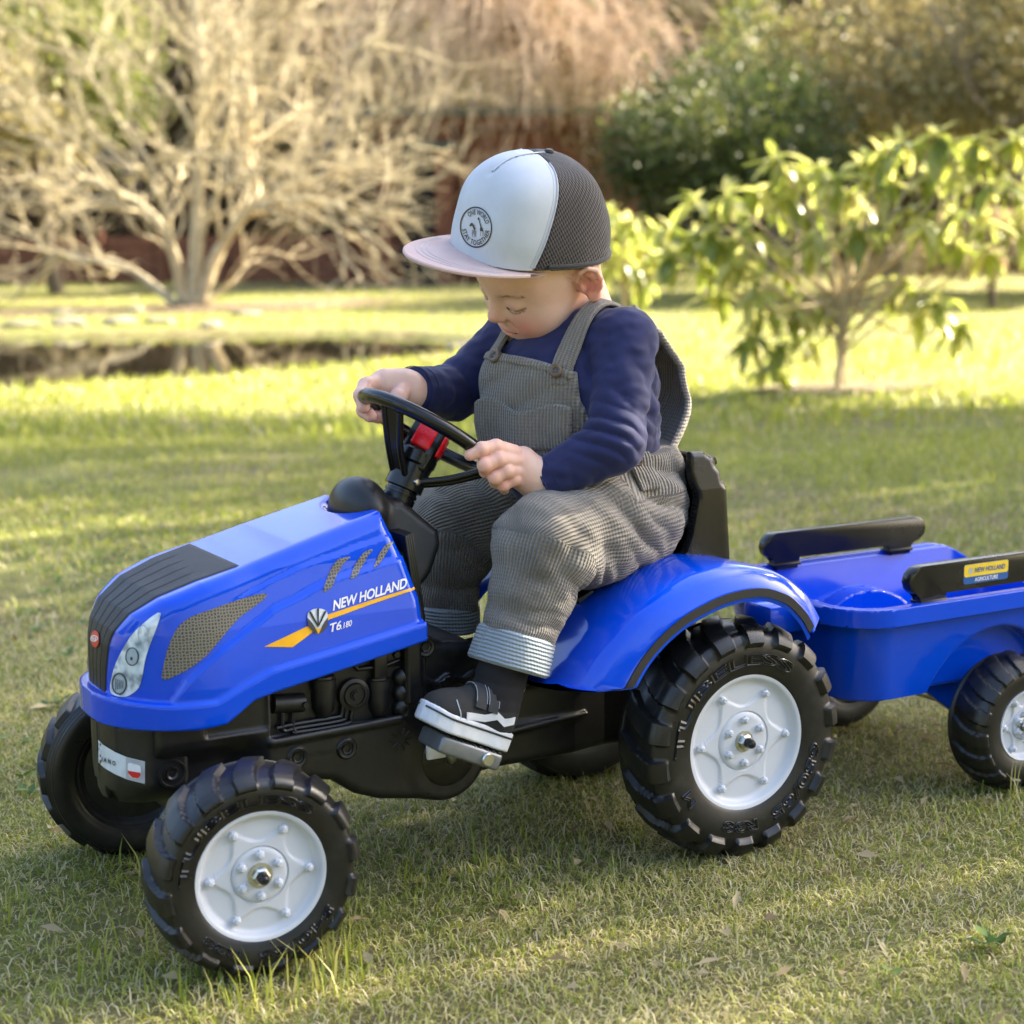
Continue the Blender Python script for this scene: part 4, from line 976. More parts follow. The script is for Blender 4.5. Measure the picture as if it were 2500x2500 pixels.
def s_shirt(p):
    d = sm_min(s_torso(p), s_sleeves(p), .016)
    # neck band
    nb = hw_(-.03, 0, -.06); ax = np.array([-.25, -.02, .95]); ax /= np.linalg.norm(ax); c = np.array([.533, -.004, .650])
    q = p-c; t = q@ax; rr_ = np.linalg.norm(q-t[:, None]*ax, axis=1)
    d = sm_min(d, np.hypot(rr_-.043, t*.8)-.0065, .012)
    d = np.maximum(d, -np.maximum(rr_-.040, -t-.02))
    w_ = waves(p, ELN+np.array([-.022, -.012, .016]), .034, (.62, .1, .85), .017, .0034, .4)+waves(p, (.51, -.15, .565), .042, (.75, -.2, .75), .040, .0020, 1.1)+waves(p, (.455, -.125, .475), .03, (.9, .3, .1), .022, .0014)
    w_ = w_+waves(p, ELF, .045, (.8, .2, .3), .026, .0024)+waves(p, (.50, -.085, .595), .035, (.8, -.5, .4), .026, .0026, 2.)+waves(p, (.60, -.07, .56), .06, (.5, .3, .8), .040, .003)
    w_ = w_+waves(p, (.565, -.10, .52), .04, (.35, .1, .9), .026, .0026, 1.)
    return d+w_+crumple(p, .0007, .022, 5)
m, nt, b = nmat('navy_jersey'); n1 = noise(nt, 30, 5); r0 = ramp(nt, n1.outputs[0], [(.3, (.008, .011, .058)), (.7, (.014, .018, .085))]); L(nt, r0.outputs[0], b.inputs['Base Color'])
b.inputs['Roughness'].default_value = .85; b.inputs['Sheen Weight'].default_value = .12; b.inputs['Sheen Roughness'].default_value = .4
n2 = noise(nt, 1400, 2); bump(nt, b, n2.outputs[0], .25, .0006); NAVY = m
def sleeve_bits(par):
    for sh, el, wr, r1 in ((SHN, ELN, WRN, .0288), (SHF, ELF, WRF, .0298)):
        ax = (wr-el)/np.linalg.norm(wr-el); u1, v1, _ = frame_of(ax)
        for t in (-.006, -.020): obj('cuff_seam', lathe([(r1+.0002, -.0012), (r1+.0012, 0), (r1+.0002, .0012)], 40, wr+ax*t-ax*0, ax), NAVY, par)
    ax = (ELN-SHN)/np.linalg.norm(ELN-SHN)
shirt_o = sdf_obj('shirt', s_shirt, (.29, -.20, .385), (.68, .185, .70), .003, NAVY, PE)

sleeve_bits(shirt_o)
# ---- corduroy
def cord(name, ca, cb, con=.55, bd=.003):
    m, nt, b = nmat(name); at_ = N(nt, 'Attribute', attribute_name='rib'); sx = N(nt, 'SeparateXYZ'); L(nt, at_.outputs['Vector'], sx.inputs[0])
    def wv(out, k, dist=0.):
        a = N(nt, 'Math', operation='MULTIPLY'); a.inputs[1].default_value = k; L(nt, out, a.inputs[0])
        nz = noise(nt, 70, 3); ad = N(nt, 'Math', operation='MULTIPLY_ADD'); ad.inputs[1].default_value = 3.4; L(nt, nz.outputs[0], ad.inputs[0]); L(nt, a.outputs[0], ad.inputs[2])
        s = N(nt, 'Math', operation='SINE'); L(nt, ad.outputs[0], s.inputs[0]); return s
    s1 = wv(sx.outputs[0], 2*math.pi/.0044); s2 = wv(sx.outputs[1], 2*math.pi/.0042)
    mr = N(nt, 'MapRange'); mr.inputs[1].default_value = -1; L(nt, s1.outputs[0], mr.inputs[0])
    ad = N(nt, 'Math', operation='MULTIPLY_ADD'); ad.inputs[1].default_value = .12; L(nt, s2.outputs[0], ad.inputs[0]); L(nt, mr.outputs[0], ad.inputs[2])
    bump(nt, b, ad.outputs[0], .9, bd)
    n1 = noise(nt, 14, 5, .6); r0 = ramp(nt, n1.outputs[0], [(.3, ca), (.7, cb)])
    dk = N(nt, 'MixRGB', blend_type='MULTIPLY'); dk.inputs[0].default_value = con; r2 = ramp(nt, mr.outputs[0], [(.0, (.42, .42, .42)), (.55, (1, 1, 1))])
    L(nt, r0.outputs[0], dk.inputs[1]); L(nt, r2.outputs[0], dk.inputs[2]); L(nt, dk.outputs[0], b.inputs['Base Color'])
    b.inputs['Roughness'].default_value = .9; b.inputs['Sheen Weight'].default_value = .25; return m
CORD = cord('grey_corduroy', (.185, .160, .128), (.27, .235, .190)); CORDC = cord('pale_corduroy_inside', (.25, .29, .32), (.34, .39, .42), .22, .0018)
LEGN = [np.array(v) for v in ((.560, -.058, .408), (.480, -.096, .402), (.404, -.127, .396), (.352, -.141, .286))]
LEGF = [np.array(v) for v in ((.560, .058, .408), (.480, .098, .400), (.408, .120, .382), (.392, .118, .262))]
def s_legs(p, Lg, rs):
    d = s_cap(p, Lg[0], Lg[1], rs[0], rs[1])
    for k in (1, 2): d = sm_min(d, s_cap(p, Lg[k], Lg[k+1], rs[k], rs[k+1]), .02)
    return d
def s_trousers(p):
    d = s_ell(p, (.578, 0, .418), (.092, .098, .080)); d = sm_min(d, s_ell(p, (.555, 0, .470), (.104, .103, .060)), .03)
    n_ = s_legs(p, LEGN, (.072, .064, .058, .0405)); f_ = s_legs(p, LEGF, (.070, .062, .055, .041))
    d = sm_min(d, n_, .022); d = sm_min(d, f_, .022)
    w_ = waves(p, (.505, -.14, .43), .045, (.85, .1, .6), .060, .0080, .5)+waves(p, (.44, -.17, .36), .045, (.45, 0, 1), .055, .0060, 1.2)+waves(p, (.58, -.10, .43), .05, (.25, .3, 1), .044, .0075, .6)
    w_ = w_+waves(p, (.345, -.16, .33), .035, (.5, 0, 1), .045, .0035)+waves(p, (.44, .09, .42), .06, (.9, 0, .35), .044, .005)+waves(p, (.40, .09, .31), .05, (.3, 0, 1), .052, .006)
    w_ = w_+waves(p, (.63, -.06, .40), .05, (.7, .2, .7), .050, .0065, 2)+waves(p, (.37, -.12, .43), .05, (.8, -.5, .2), .070, .004)+waves(p, (.40, -.185, .40), .04, (.7, 0, -.7), .06, .004)
    w_ = w_+waves(p, (.452, -.155, .345), .030, (.9, 0, .45), .020, .0040, .3)+waves(p, (.535, -.13, .395), .040, (.55, .2, .85), .026, .0050, 1.)+waves(p, (.52, -.06, .46), .035, (.9, .4, .2), .026, .004)+waves(p, (.365, -.165, .315), .025, (.3, 0, 1), .017, .0026)+waves(p, (.44, -.05, .40), .04, (.6, .8, .2), .03, .005)
    d = d+w_+crumple(p, .0011, .030, 9)
    d = np.maximum(d, p[:, 2]-.487+.0*(p[:, 0])-.09*(p[:, 0]-.58)*(p[:, 0] > .58))
    ax = (LEGN[3]-LEGN[2])/np.linalg.norm(LEGN[3]-LEGN[2]); t = (p-LEGN[3])@ax; d = np.where((np.abs(p[:, 1]+.14) < .075) & (t > -.03), np.maximum(d, t+.004), d)
    t2 = LEGF[3][2]-p[:, 2]; d = np.where((np.abs(p[:, 1]-.118) < .07) & (t2 > -.02), np.maximum(d, t2-.01), d)
    return d
def rib_legs(V):
    out = np.zeros((len(V), 3)); best = np.full(len(V), 1e9)
    for Lg in (LEGN, LEGF):
        s0 = 0.
        for k in range(3):
            a, b_ = Lg[k], Lg[k+1]; ab = b_-a; ln = np.linalg.norm(ab); ax = ab/ln; t = np.clip(((V-a)@ab)/ln**2, 0, 1); q = V-a-t[:, None]*ab; dd = np.linalg.norm(q, axis=1)-.06
            u1 = np.array([0, -1., 0]); u1 = u1-ax*(u1@ax); u1 /= np.linalg.norm(u1); v1 = np.cross(ax, u1)
            c = np.arctan2(q@v1, q@u1)*.058; s = s0+t*ln
            m_ = dd < best; out[m_, 0] = c[m_]; out[m_, 1] = s[m_]; best[m_] = dd[m_]; s0 += ln
    # hips and waist: ribs run upright
    q = V-np.array([.572, 0, .45]); dd = np.abs(np.hypot(q[:, 0], q[:, 1])-.09)-.02; m_ = (V[:, 2] > .44) & (V[:, 0] > .515)
    out[m_, 0] = np.arctan2(q[m_, 1], q[m_, 0])*.098; out[m_, 1] = V[m_, 2]
    return out
tro = sdf_obj('dungarees', s_trousers, (.27, -.22, .24), (.70, .20, .53), .0029, CORD, PE, {'rib': rib_legs})
# bib, shoulder straps and pocket: layers that follow the chest
def bib_rib(V): V = tq(V); return np.stack([V[:, 1], V[:, 2], V[:, 0]*0], 1)
BT = lambda y: .602+.006*np.cos(y/.075*1.5)-.10*np.maximum(-y-.045, 0)+.13*y
def chest(p): return sm_min(s_torso(p), np.full(len(p), 1e3), .01)
def s_bib(p):
    d = np.abs(chest(p)-.0055+waves(p, (.45, 0, .53), .08, (.1, .5, 1), .045, .003))-.0032; p = tq(p); x, y, z = p[:, 0], p[:, 1], p[:, 2]
    side = np.abs(y-.010)-np.interp(z, [.46, .50, .56, .60, .62], [.125, .108, .080, .074, .072])
    m_ = np.maximum(np.maximum(z-BT(y), side), .465-z); m_ = np.maximum(m_, x-.555)
    return sm_max(d, m_, .003)
bib_o = sdf_obj('bib', s_bib, (.39, -.15, .455), (.60, .15, .63), .0024, CORD, tro, {'rib': bib_rib})
def s_hem(p):
    d = np.abs(chest(p)-.0085)-.0028; p = tq(p); y, z = p[:, 1], p[:, 2]
    m_ = np.maximum(np.abs(z-BT(y)+.0045)-.0045, np.maximum(np.abs(y-.010)-.0735, p[:, 0]-.55)); return sm_max(d, m_, .003)
sdf_obj('bib_hem', s_hem, (.39, -.14, .56), (.56, .13, .63), .0022, CORD, bib_o, {'rib': bib_rib})
def s_pocket(p):
    c_ = chest(p); p = tq(p); y, z = p[:, 1], p[:, 2]; d = np.abs(c_-.0115-.003*np.cos(y*90))-.0035
    top = .552-.006*np.cos(y/.05*3.1)+.03*y; m_ = np.maximum(np.maximum(z-top, .500-z), np.abs(y-.010)-.078); m_ = np.maximum(m_, p[:, 0]-.53); return sm_max(d, m_, .004)
pk = sdf_obj('pocket', s_pocket, (.38, -.14, .49), (.56, .13, .57), .0024, CORD, bib_o, {'rib': bib_rib})
def s_straps(sd):
    def f(p):
        d = np.abs(chest(p)-.0065)-.003; p = tq(p); x, y, z = p[:, 0], p[:, 1], p[:, 2]
        yc = sd*np.interp(x, [.44, .50, .56, .62, .68], [.056, .060, .056, .045, .030])+.008; m_ = np.abs(y-yc)-.0120
        m_ = np.maximum(m_, np.where(x < .55, .578-z, .57-z)); return sm_max(d, m_, .003)
    return f
def STRAP_RIB(V): V = tq(V); return np.stack([V[:, 1], V[:, 0]+V[:, 2], V[:, 2]*0], 1)
for sd in (-1, 1): sdf_obj('shoulder_strap', s_straps(sd), (.40, -.14 if sd < 0 else -.05, .555), (.69, .04 if sd < 0 else .12, .70), .0024, CORD, tro, {'rib': STRAP_RIB})
# back panel standing away from the back
ntu, ntv = 26, 20; G = []
for i in range(ntu):
    t = i/(ntu-1)           # bottom (waist) -> top (straps)
    for j in range(ntv):
        s = -1+2*j/(ntv-1)
        wdt = np.interp(t, [0, .35, .7, 1], [.100, .088, .06, .040]); yy_ = s*wdt
        back = np.interp(t, [0, .2, .42, .6, .8, 1], [.612, .652, .700, .700, .670, .622])-.045*abs(s)**2*(1-.5*t)-.015*abs(s)**4
        z_ = np.interp(t, [0, .2, .42, .6, .8, 1], [.455, .494, .548, .588, .630, .662])-.020*abs(s)**2*np.interp(t, [0, .3, .6, 1], [0, .5, .2, 0])
        G.append((back+.0018*math.sin(yy_*220+t*5), yy_, z_))
G0 = np.array(G); G = tw(G0+np.array([.026, 0, 0])); f1 = grid_faces(ntu, ntv); G2 = G-np.array([.0045, 0, .001])
e_ = [(j, j+1, ntu*ntv+j+1, ntu*ntv+j) for j in range(ntv-1)]+[((ntu-1)*ntv+j+1, (ntu-1)*ntv+j, (2*ntu-1)*ntv+j, (2*ntu-1)*ntv+j+1) for j in range(ntv-1)]
e_ += [((i+1)*ntv, i*ntv, ntu*ntv+i*ntv, ntu*ntv+(i+1)*ntv) for i in range(ntu-1)]+[(i*ntv+ntv-1, (i+1)*ntv+ntv-1, ntu*ntv+(i+1)*ntv+ntv-1, ntu*ntv+i*ntv+ntv-1) for i in range(ntu-1)]
me = mesh('back_panel', np.vstack([G, G2]), np.vstack([f1[:, ::-1], f1+ntu*ntv, np.array(e_)]), CORD, sharp=60)
vattr(me, 'rib', np.vstack([np.stack([G0[:, 1], G0[:, 2], G0[:, 0]*0], 1)]*2)); bp = link('back_panel', me, tro)
for sd in (0, ntv-1):
    ed = smoothpath(G[sd::ntv]-np.array([.002, 0, 0]), 3); me = mesh('panel_hem', *tube(ed, .0048, 10), CORD)
    vv = np.array([v.co for v in me.vertices]); vattr(me, 'rib', np.stack([vv[:, 1]*0+.0011, vv[:, 2], vv[:, 0]], 1)); link('panel_hem', me, bp)
def s_tab(p):
    c = np.array(at(1556, 1138, 1, -.098)); q = p-c
    return sm_max(np.abs(s_trousers(p)-.003)-.0028, np.maximum(np.abs(q[:, 0])-.017, np.abs(q[:, 2])-.026), .004)
c_ = np.array(at(1556, 1138, 1, -.098)); sdf_obj('hip_tab', s_tab, c_-np.array([.03, .05, .035]), c_+np.array([.03, .05, .035]), .0026, CORD, tro, {'rib': lambda V: np.stack([V[:, 0], V[:, 2], V[:, 1]], 1)})
# buttons
BTN = flat('brown_button', (.13, .085, .05), .4)
def button(px, f_, par, r=.0082):
    c = trace(f_, np.array([px[0]]), np.array([px[1]]), .0005)[0]; n_ = s_grad(f_, c[None])[0]; n_ /= np.linalg.norm(n_)
    bt = obj('button', lathe([(0, .0012), (r*.42, .0012), (r*.5, .0022), (r*.78, .003), (r*.97, .0018), (r, .0004), (r, -.002)], 26, c, n_), BTN, par)
    u1, v1, _ = frame_of(n_)
    for a, b_ in ((1, 1), (1, -1), (-1, 1), (-1, -1)): obj('button_hole', lathe([(0, .0014), (.0011, .0014), (.0012, .0008)], 8, c+(u1*a+v1*b_)*r*.2, n_), PRINT_B, bt)
R3 = lambda x, y: (850+.46584*x, 300+.46584*y)
button(R3(772, 1222), lambda p: np.minimum(s_bib(p), s_hem(p)), bib_o, .0090); button(R3(1089, 1300), lambda p: np.minimum(s_bib(p), s_hem(p)), bib_o, .0082)
button((1556, 1126), lambda p: np.minimum(s_trousers(p), s_tab(p)), tro, .0068)
# turned-up cuffs: pale side out
def cuff(c, ax, r, h, nm='turn_up'):
    ax = ax/np.linalg.norm(ax)
    def f(p):
        q = p-c; t = q@ax; rr_ = np.linalg.norm(q-t[:, None]*ax, axis=1)
        ph = np.arctan2(q[:, 1], q[:, 0]); r_ = r+.0025*np.sin(ph*3+1)+.10*t
        d = np.hypot(np.maximum(np.abs(t)-h, 0), np.maximum(np.abs(rr_-r_)-.0035, 0))-.0045
        return np.where(rr_ < r_-.012, np.maximum(d, .004), d)
    def rb(V):
        q = V-c; t = q@ax; return np.stack([np.arctan2(q[:, 1], q[:, 0])*.05, t, t*0], 1)[:, [1, 0, 2]]
    return sdf_obj(nm, f, c-r*1.45, c+r*1.45, .0024, CORDC, tro, {'rib': rb})
axn = np.array([-.36, -.06, -.93]); cuff(np.array([.351, -.141, .281]), axn, .0395, .0165)
cuff(np.array([.392, .118, .268]), np.array([-.1, 0, -1.]), .0425, .012)

# ---- socks and shoes
SOCK = flat('black_sock', (.012, .010, .011), .95); SUEDE = flat('black_suede', (.018, .018, .018), .9); STRAPM = flat('black_strap_suede', (.032, .032, .033), .9); SOLE = flat('white_rubber', (.62, .64, .68), .5)
def foot(H, d, yawo, near):
    """shoe built along d from the heel point H (middle of the sole's underside)"""
    d = np.array(d, float); d /= np.linalg.norm(d); s = np.cross(np.array([0, 0, 1.]), d); s /= np.linalg.norm(s); n_ = np.cross(d, s); B = np.stack([d, s, n_], 1)
    Ln = .132
    hwid = lambda t: np.interp(t, [-.004, .004, .018, .042, .069, .092, .111, .119, .122], [.006, .019, .0245, .0235, .0275, .0285, .0225, .013, .004])
    def loc(p): q = p-H; return q@B
    def s_sole(p):
        q = loc(p); t, a, h = q[:, 0], np.abs(q[:, 1]), q[:, 2]
        o = s_poly(t, a, SOUT); hb = .0*t+.004*sstep(t, .09, .13)
        return sm_max(o*.9, np.maximum(h-.0225-hb, hb-h), .003)
    tt = np.linspace(-.004, .122, 30); SOUT = [(a, hwid(a)) for a in tt]+[(.122, -.02), (-.004, -.02)]
    def s_up(p):
        q = loc(p); t, h = q[:, 0], q[:, 2]; qa = np.stack([t, np.abs(q[:, 1]), h], 1)
        v = s_ell(q, (.090, 0, .022), (.030, .0265, .0225)); v = sm_min(v, s_cap(q, (.030, 0, .036), (.078, 0, .026), .0250, .0235), .012); v = sm_min(v, s_cap(q, (.030, 0, .046), (.060, 0, .040), .022, .019), .012)
        v = sm_min(v, s_cap(q, (.024, 0, .028), (.028, 0, .052), .0235, .024), .012)
        v = np.maximum(v, .012-h); v = sm_max(v, h-.060-.30*t, .003)
        v = np.maximum(v, -np.maximum(np.hypot(t-.030, q[:, 1])-.0185, .045-h))
        return v
    lo, hi = H-np.array([.16, .06, .03]), H+np.array([.06, .06, .17])
    sh = sdf_obj('shoe', s_up, lo, hi, .0024, SUEDE, PE); sdf_obj('sole', s_sole, lo, hi, .0022, SOLE, sh)
    def W(t, a, h): return H+d*t+s*a+n_*h
    # stripe round the sole, toe to heel
    for sg in (1, -1):
        pth = [W(t, sg*(hwid(t)+.0002), .0165+.004*sstep(np.array([t]), .09, .13)[0]) for t in np.linspace(.0, .121, 40)]; obj('sole_stripe', tube(pth, .0012, 6), PRINT_B, sh)
    # straps over the instep and a pale side flash
    def on_up(P, off):
        P = np.array(P)
        for _ in range(6):
            g_ = s_grad(s_up, P); P = P-s_up(P)[:, None]*g_/np.maximum((g_**2).sum(1, keepdims=True), .3)
        g_ = s_grad(s_up, P); return P+off*g_/np.linalg.norm(g_, axis=1, keepdims=True)
    def band(name, rows, off, mat, thick=.002):
        A = np.array([[W(*q) for q in r] for r in rows]); nu, nv = A.shape[:2]; top = on_up(A.reshape(-1, 3), off+thick); lowr = on_up(A.reshape(-1, 3), off-.001)
        f_ = grid_faces(nu, nv); e = [(i*nv, (i+1)*nv, nu*nv+(i+1)*nv, nu*nv+i*nv) for i in range(nu-1)]+[((i+1)*nv+nv-1, i*nv+nv-1, nu*nv+i*nv+nv-1, nu*nv+(i+1)*nv+nv-1) for i in range(nu-1)]
        e += [(j+1, j, nu*nv+j, nu*nv+j+1) for j in range(nv-1)]+[((nu-1)*nv+j, (nu-1)*nv+j+1, (2*nu-1)*nv+j+1, (2*nu-1)*nv+j) for j in range(nv-1)]
        V = np.vstack([top, lowr]); FF = np.vstack([f_, f_[:, ::-1]+nu*nv, np.array(e)])
        me = mesh(name, V, FF, mat, sharp=50); bm = bmesh.new(); bm.from_mesh(me); bmesh.ops.recalc_face_normals(bm, faces=bm.faces); bm.to_mesh(me); bm.free(); return link(name, me, sh)
    k_ = near
    for c in (.048, .064):
        rows = [[(c+dt+.010*(1-abs(ph)/70)*0-.014*max(-k_*ph-20, 0)/60, .026*math.sin(rad(ph)), .026+.038*math.cos(rad(ph))) for ph in np.linspace(-72, 72, 15)] for dt in np.linspace(-.0065, .0065, 4)]
        st = band('strap', rows, .0005, STRAPM, .0028)
        for e_ in (0, -1):
            P = on_up([W(*q) for q in rows[e_][1:-1]], .0036); obj('stitching', tube(P, .00035, 5), PRINT_G, sh)
    wv = [(.080, .026), (.070, .0275), (.055, .029), (.042, .037), (.030, .032), (.014, .038)]
    up_ = [(t, k_*.03, h+.0038) for t, h in wv]; dn = [(t-.003, k_*.03, h-.0052) for t, h in wv]
    band('side_flash', [up_, dn], .0006, SOLE, .001)
    P = on_up([W(t, k_*.03, h) for t, h in ((.098, .046), (.094, .036), (.088, .026), (.085, .018))], .0006); obj('stitching', tube(smoothpath(P, 4), .0006, 5), PRINT_G2, sh)
    obj('pull_tab', rbox(W(.003, 0, .056), (.003, .006, .009), .0015), SUEDE, sh)
    return W
Wn = foot(np.array([.3265, -.152, .1695]), (-.904, -.03, .425), 0, 1)
foot(np.array([.372, .148, .162]), (-.95, .03, .3), 0, -1)
for an, kn, to in ((np.array([.318, -.150, .222]), np.array([.348, -.143, .300]), np.array([.285, -.152, .222])), (np.array([.352, .146, .215]), np.array([.388, .122, .28]), np.array([.315, .147, .205]))):
    f_ = lambda p, an=an, kn=kn, to=to: sm_min(s_cap(p, an, kn, .0295, .0305), s_cap(p, an, to, .024, .019), .012)+waves(p, (an+kn)/2, .05, kn-an, .016, .0010)
    sdf_obj('sock', f_, np.minimum(to, kn)-np.array([.045]*3), np.maximum(an, kn)+.045, .003, SOCK, PE)

# ---- cap
CF, CL, CU = eul(rad(4), rad(3), rad(-18)); CC = np.array([.4500, -.010, .7400]); CB = np.stack([CF, CL, CU], 1)
def cw(a, b_, c): return CC+CF*a+CL*b_+CU*c
def s_crown(q):
    n = 2.7; k = ((np.abs(q[:, 0]-.001)/.0885)**n+(np.abs(q[:, 1])/.0775)**n+(np.maximum(q[:, 2], 0)/.1135)**n)**(1/n)
    d = (k-1)*.08+.0009*np.sin(q[:, 1]*70+q[:, 2]*45)*np.sin(q[:, 2]*60-q[:, 1]*30+1)
    p = CC+q@CB.T; hq = (p-HC)@HB; d = sm_min(d, s_ell(hq, (-.004, 0, .022), (.086, .073, .082)), .02)
    return d
def cap_q(p): return (p-CC)@CB
def seam(q): return .004+.036*(1-np.clip(q[:, 2]/.118, 0, 1))**1.2
def base_u(q): return -.004+.10*np.minimum(q[:, 0]+.02, 0)*0
def s_shell(p, th=.0032):
    q = cap_q(p); d = s_crown(q); return np.maximum(np.maximum(d, -(d+th)), base_u(q)-q[:, 2]), q
def s_frontp(p):
    d, q = s_shell(p); dent = .0035*np.exp(-((q[:, 1]-.0)/.004)**2)*sstep(q[:, 2], .085, .095)
    return sm_max(d+.35*dent, seam(q)-q[:, 0], .002)
def s_meshp(p): d, q = s_shell(p); return sm_max(d, q[:, 0]-seam(q)+.0004, .002)
m, nt, b = nmat('white_cotton_twill'); n1 = noise(nt, 25, 4); r0 = ramp(nt, n1.outputs[0], [(.3, (.50, .52, .565)), (.7, (.56, .585, .63))]); L(nt, r0.outputs[0], b.inputs['Base Color']); b.inputs['Roughness'].default_value = .9
n2 = noise(nt, 1100, 2); bump(nt, b, n2.outputs[0], .3, .0006); TWILL = m
m, nt, b = nmat('brown_cap_mesh'); at_ = N(nt, 'Attribute', attribute_name='cell')
vo = N(nt, 'TexVoronoi', feature='F1'); vo.inputs['Randomness'].default_value = .06; vo.inputs['Scale'].default_value = 270; L(nt, at_.outputs['Vector'], vo.inputs['Vector'])
r0 = ramp(nt, vo.outputs['Distance'], [(.34, (.003, .002, .003)), (.44, (.048, .034, .030))]); L(nt, r0.outputs[0], b.inputs['Base Color']); b.inputs['Roughness'].default_value = .75
b.inputs['Sheen Weight'].default_value = .3; bump(nt, b, vo.outputs['Distance'], .8, .003); MESHM = m
m, nt, b = nmat('pink_cap_peak'); n1 = noise(nt, 25, 4); r0 = ramp(nt, n1.outputs[0], [(.3, (.56, .39, .35)), (.7, (.63, .46, .41))]); L(nt, r0.outputs[0], b.inputs['Base Color']); b.inputs['Roughness'].default_value = .85
n2 = noise(nt, 900, 2); bump(nt, b, n2.outputs[0], .3, .0006); PINK = m
cap_lo, cap_hi = CC-np.array([.12, .12, .06]), CC+np.array([.14, .12, .15])
cap_o = sdf_obj('cap', s_frontp, cap_lo, cap_hi, .0021, TWILL, PE)
def cellc(V): q = cap_q(V); a = np.arctan2(q[:, 1], q[:, 0]); rr_ = np.hypot(q[:, 0], q[:, 1]); x_ = a*.075; y_ = q[:, 2]*.8-.35*q[:, 0]; return np.stack([x_+y_, x_-y_, x_*0], 1)*.72
sdf_obj('cap_mesh', s_meshp, cap_lo, cap_hi, .0024, MESHM, cap_o, {'cell': cellc})
def on_cap(Q, off):
    P = np.array([cw(*q) for q in Q]); f_ = lambda p: s_crown(cap_q(p))
    for _ in range(8):
        g_ = s_grad(f_, P); P = P-f_(P)[:, None]*g_/np.maximum((g_**2).sum(1, keepdims=True), .3)
    g_ = s_grad(f_, P); return P+off*g_/np.linalg.norm(g_, axis=1, keepdims=True)
PIPE = flat('pale_seam_thread', (.5, .5, .55), .8)
zz = np.linspace(.0, .117, 30)
for sg in (-1, 1):
    Q = [(+.004+.036*(1-z/.118)**1.2+.0015, sg*.078*(1-(z/.121)**2.7)**(1/2.7), z) for z in zz]; obj('seam', tube(on_cap(Q, .0004), .0011, 6), PIPE, cap_o)
    Q = [(+.004+.036*(1-z/.118)**1.2+.0065, sg*.078*(1-(z/.121)**2.7)**(1/2.7), z) for z in zz]; obj('stitching', tube(on_cap(Q, -.0001), .0005, 5), PRINT_G, cap_o)
obj('crown_seam', tube(on_cap([(-.010+.075*t, 0, .119-.022*t) for t in np.linspace(0, 1, 16)], -.0002), .0009, 6), PRINT_G2, cap_o)
obj('button', lathe([(0, .004), (.004, .0035), (.006, .0015), (.0065, -.002)], 20, on_cap([(-.014, 0, .12)], 0)[0], CU), MESHM, cap_o)
Q = [(.0915*math.cos(a), .0775*math.sin(a), .001) for a in np.linspace(rad(76), rad(284), 60)]
obj('sweat_band', tube(on_cap(Q, .0003), .0032, 8), MESHM, cap_o)
# peak
nb_, nr2 = 49, 12; G = []
for i in range(nb_):
    a = rad(-72+144*i/(nb_-1)); e0 = np.array([.0875*math.cos(a), .0770*math.sin(a)])
    ln = .074*(math.cos(a*1.12)**.75 if math.cos(a*1.12) > 0 else 0)+.001; dirn = np.array([1., .16*math.sin(a)]); dirn /= np.linalg.norm(dirn)
    for j in range(nr2):
        t = j/(nr2-1); q = e0-dirn*.006+dirn*(ln+.006)*t; G.append(cw(q[0], q[1], -.003-.08*q[1]**2/.09+.002*t))
G = np.array(G); G2 = G-CU*.0045; f1 = grid_faces(nb_, nr2); o2 = nb_*nr2
e_ = [(i*nr2+nr2-1, (i+1)*nr2+nr2-1, o2+(i+1)*nr2+nr2-1, o2+i*nr2+nr2-1) for i in range(nb_-1)]+[((i+1)*nr2, i*nr2, o2+i*nr2, o2+(i+1)*nr2) for i in range(nb_-1)]
pk_o = obj('peak', (np.vstack([G, G2]), np.vstack([f1, f1[:, ::-1]+o2, np.array(e_)])), PINK, cap_o, sharp=55)
edge = G.reshape(nb_, nr2, 3)[:, -1]; obj('peak_edge', tube(edge-CU*.0022, .0027, 8), PINK, pk_o)
for t in (7, 8, 9): obj('stitching', tube(G.reshape(nb_, nr2, 3)[6:-6, t]+CU*.0001, .00045, 5), PRINT_G, pk_o)
# round printed badge with two small animals
fcap = lambda p: s_crown(cap_q(p))
BCX, BCY, BRX, BRY = 672, 547, 84, 108
def bp_(x, y): return R3(BCX+x*BRX-y*3, BCY-y*BRY)
def badge_patch(nm, P, F, mat, off): patch_mesh(nm, np.array([bp_(*q) for q in P]), F, mat, off, False, fcap, cap_o)
def annulus(r0, r1, n=48): return [(r*math.cos(t), r*math.sin(t)) for r in (r0, r1) for t in np.linspace(0, 2*math.pi, n+1)[:-1]], [(i, (i+1) % n, n+(i+1) % n, n+i) for i in range(n)]
badge_patch('badge_ring', *annulus(1., .93), PRINT_B, .0008)
def arc_text(s, r, a0, a1, h, inward=False):
    P, F = text_geo(s, .012, spacing=1.05); lo, hi = P.min(0), P.max(0); q = (P-lo)/(hi-lo); a = a0+(a1-a0)*q[:, 0]; rr_ = r+(h*(q[:, 1]-.5))*(-1 if inward else 1)
    return np.stack([rr_*np.cos(a), rr_*np.sin(a)], 1), F
badge_patch('badge_lettering', *arc_text('ONE WORLD', .74, rad(128), rad(14), .25), PRINT_B, .0009)
badge_patch('badge_lettering', *arc_text('STAY TOGETHER', .74, rad(186), rad(350), .25, True), PRINT_B, .0009)
def poly_badge(P): badge_patch('badge_figure', P, [tuple(range(len(P)))], PRINT_B, .0009)
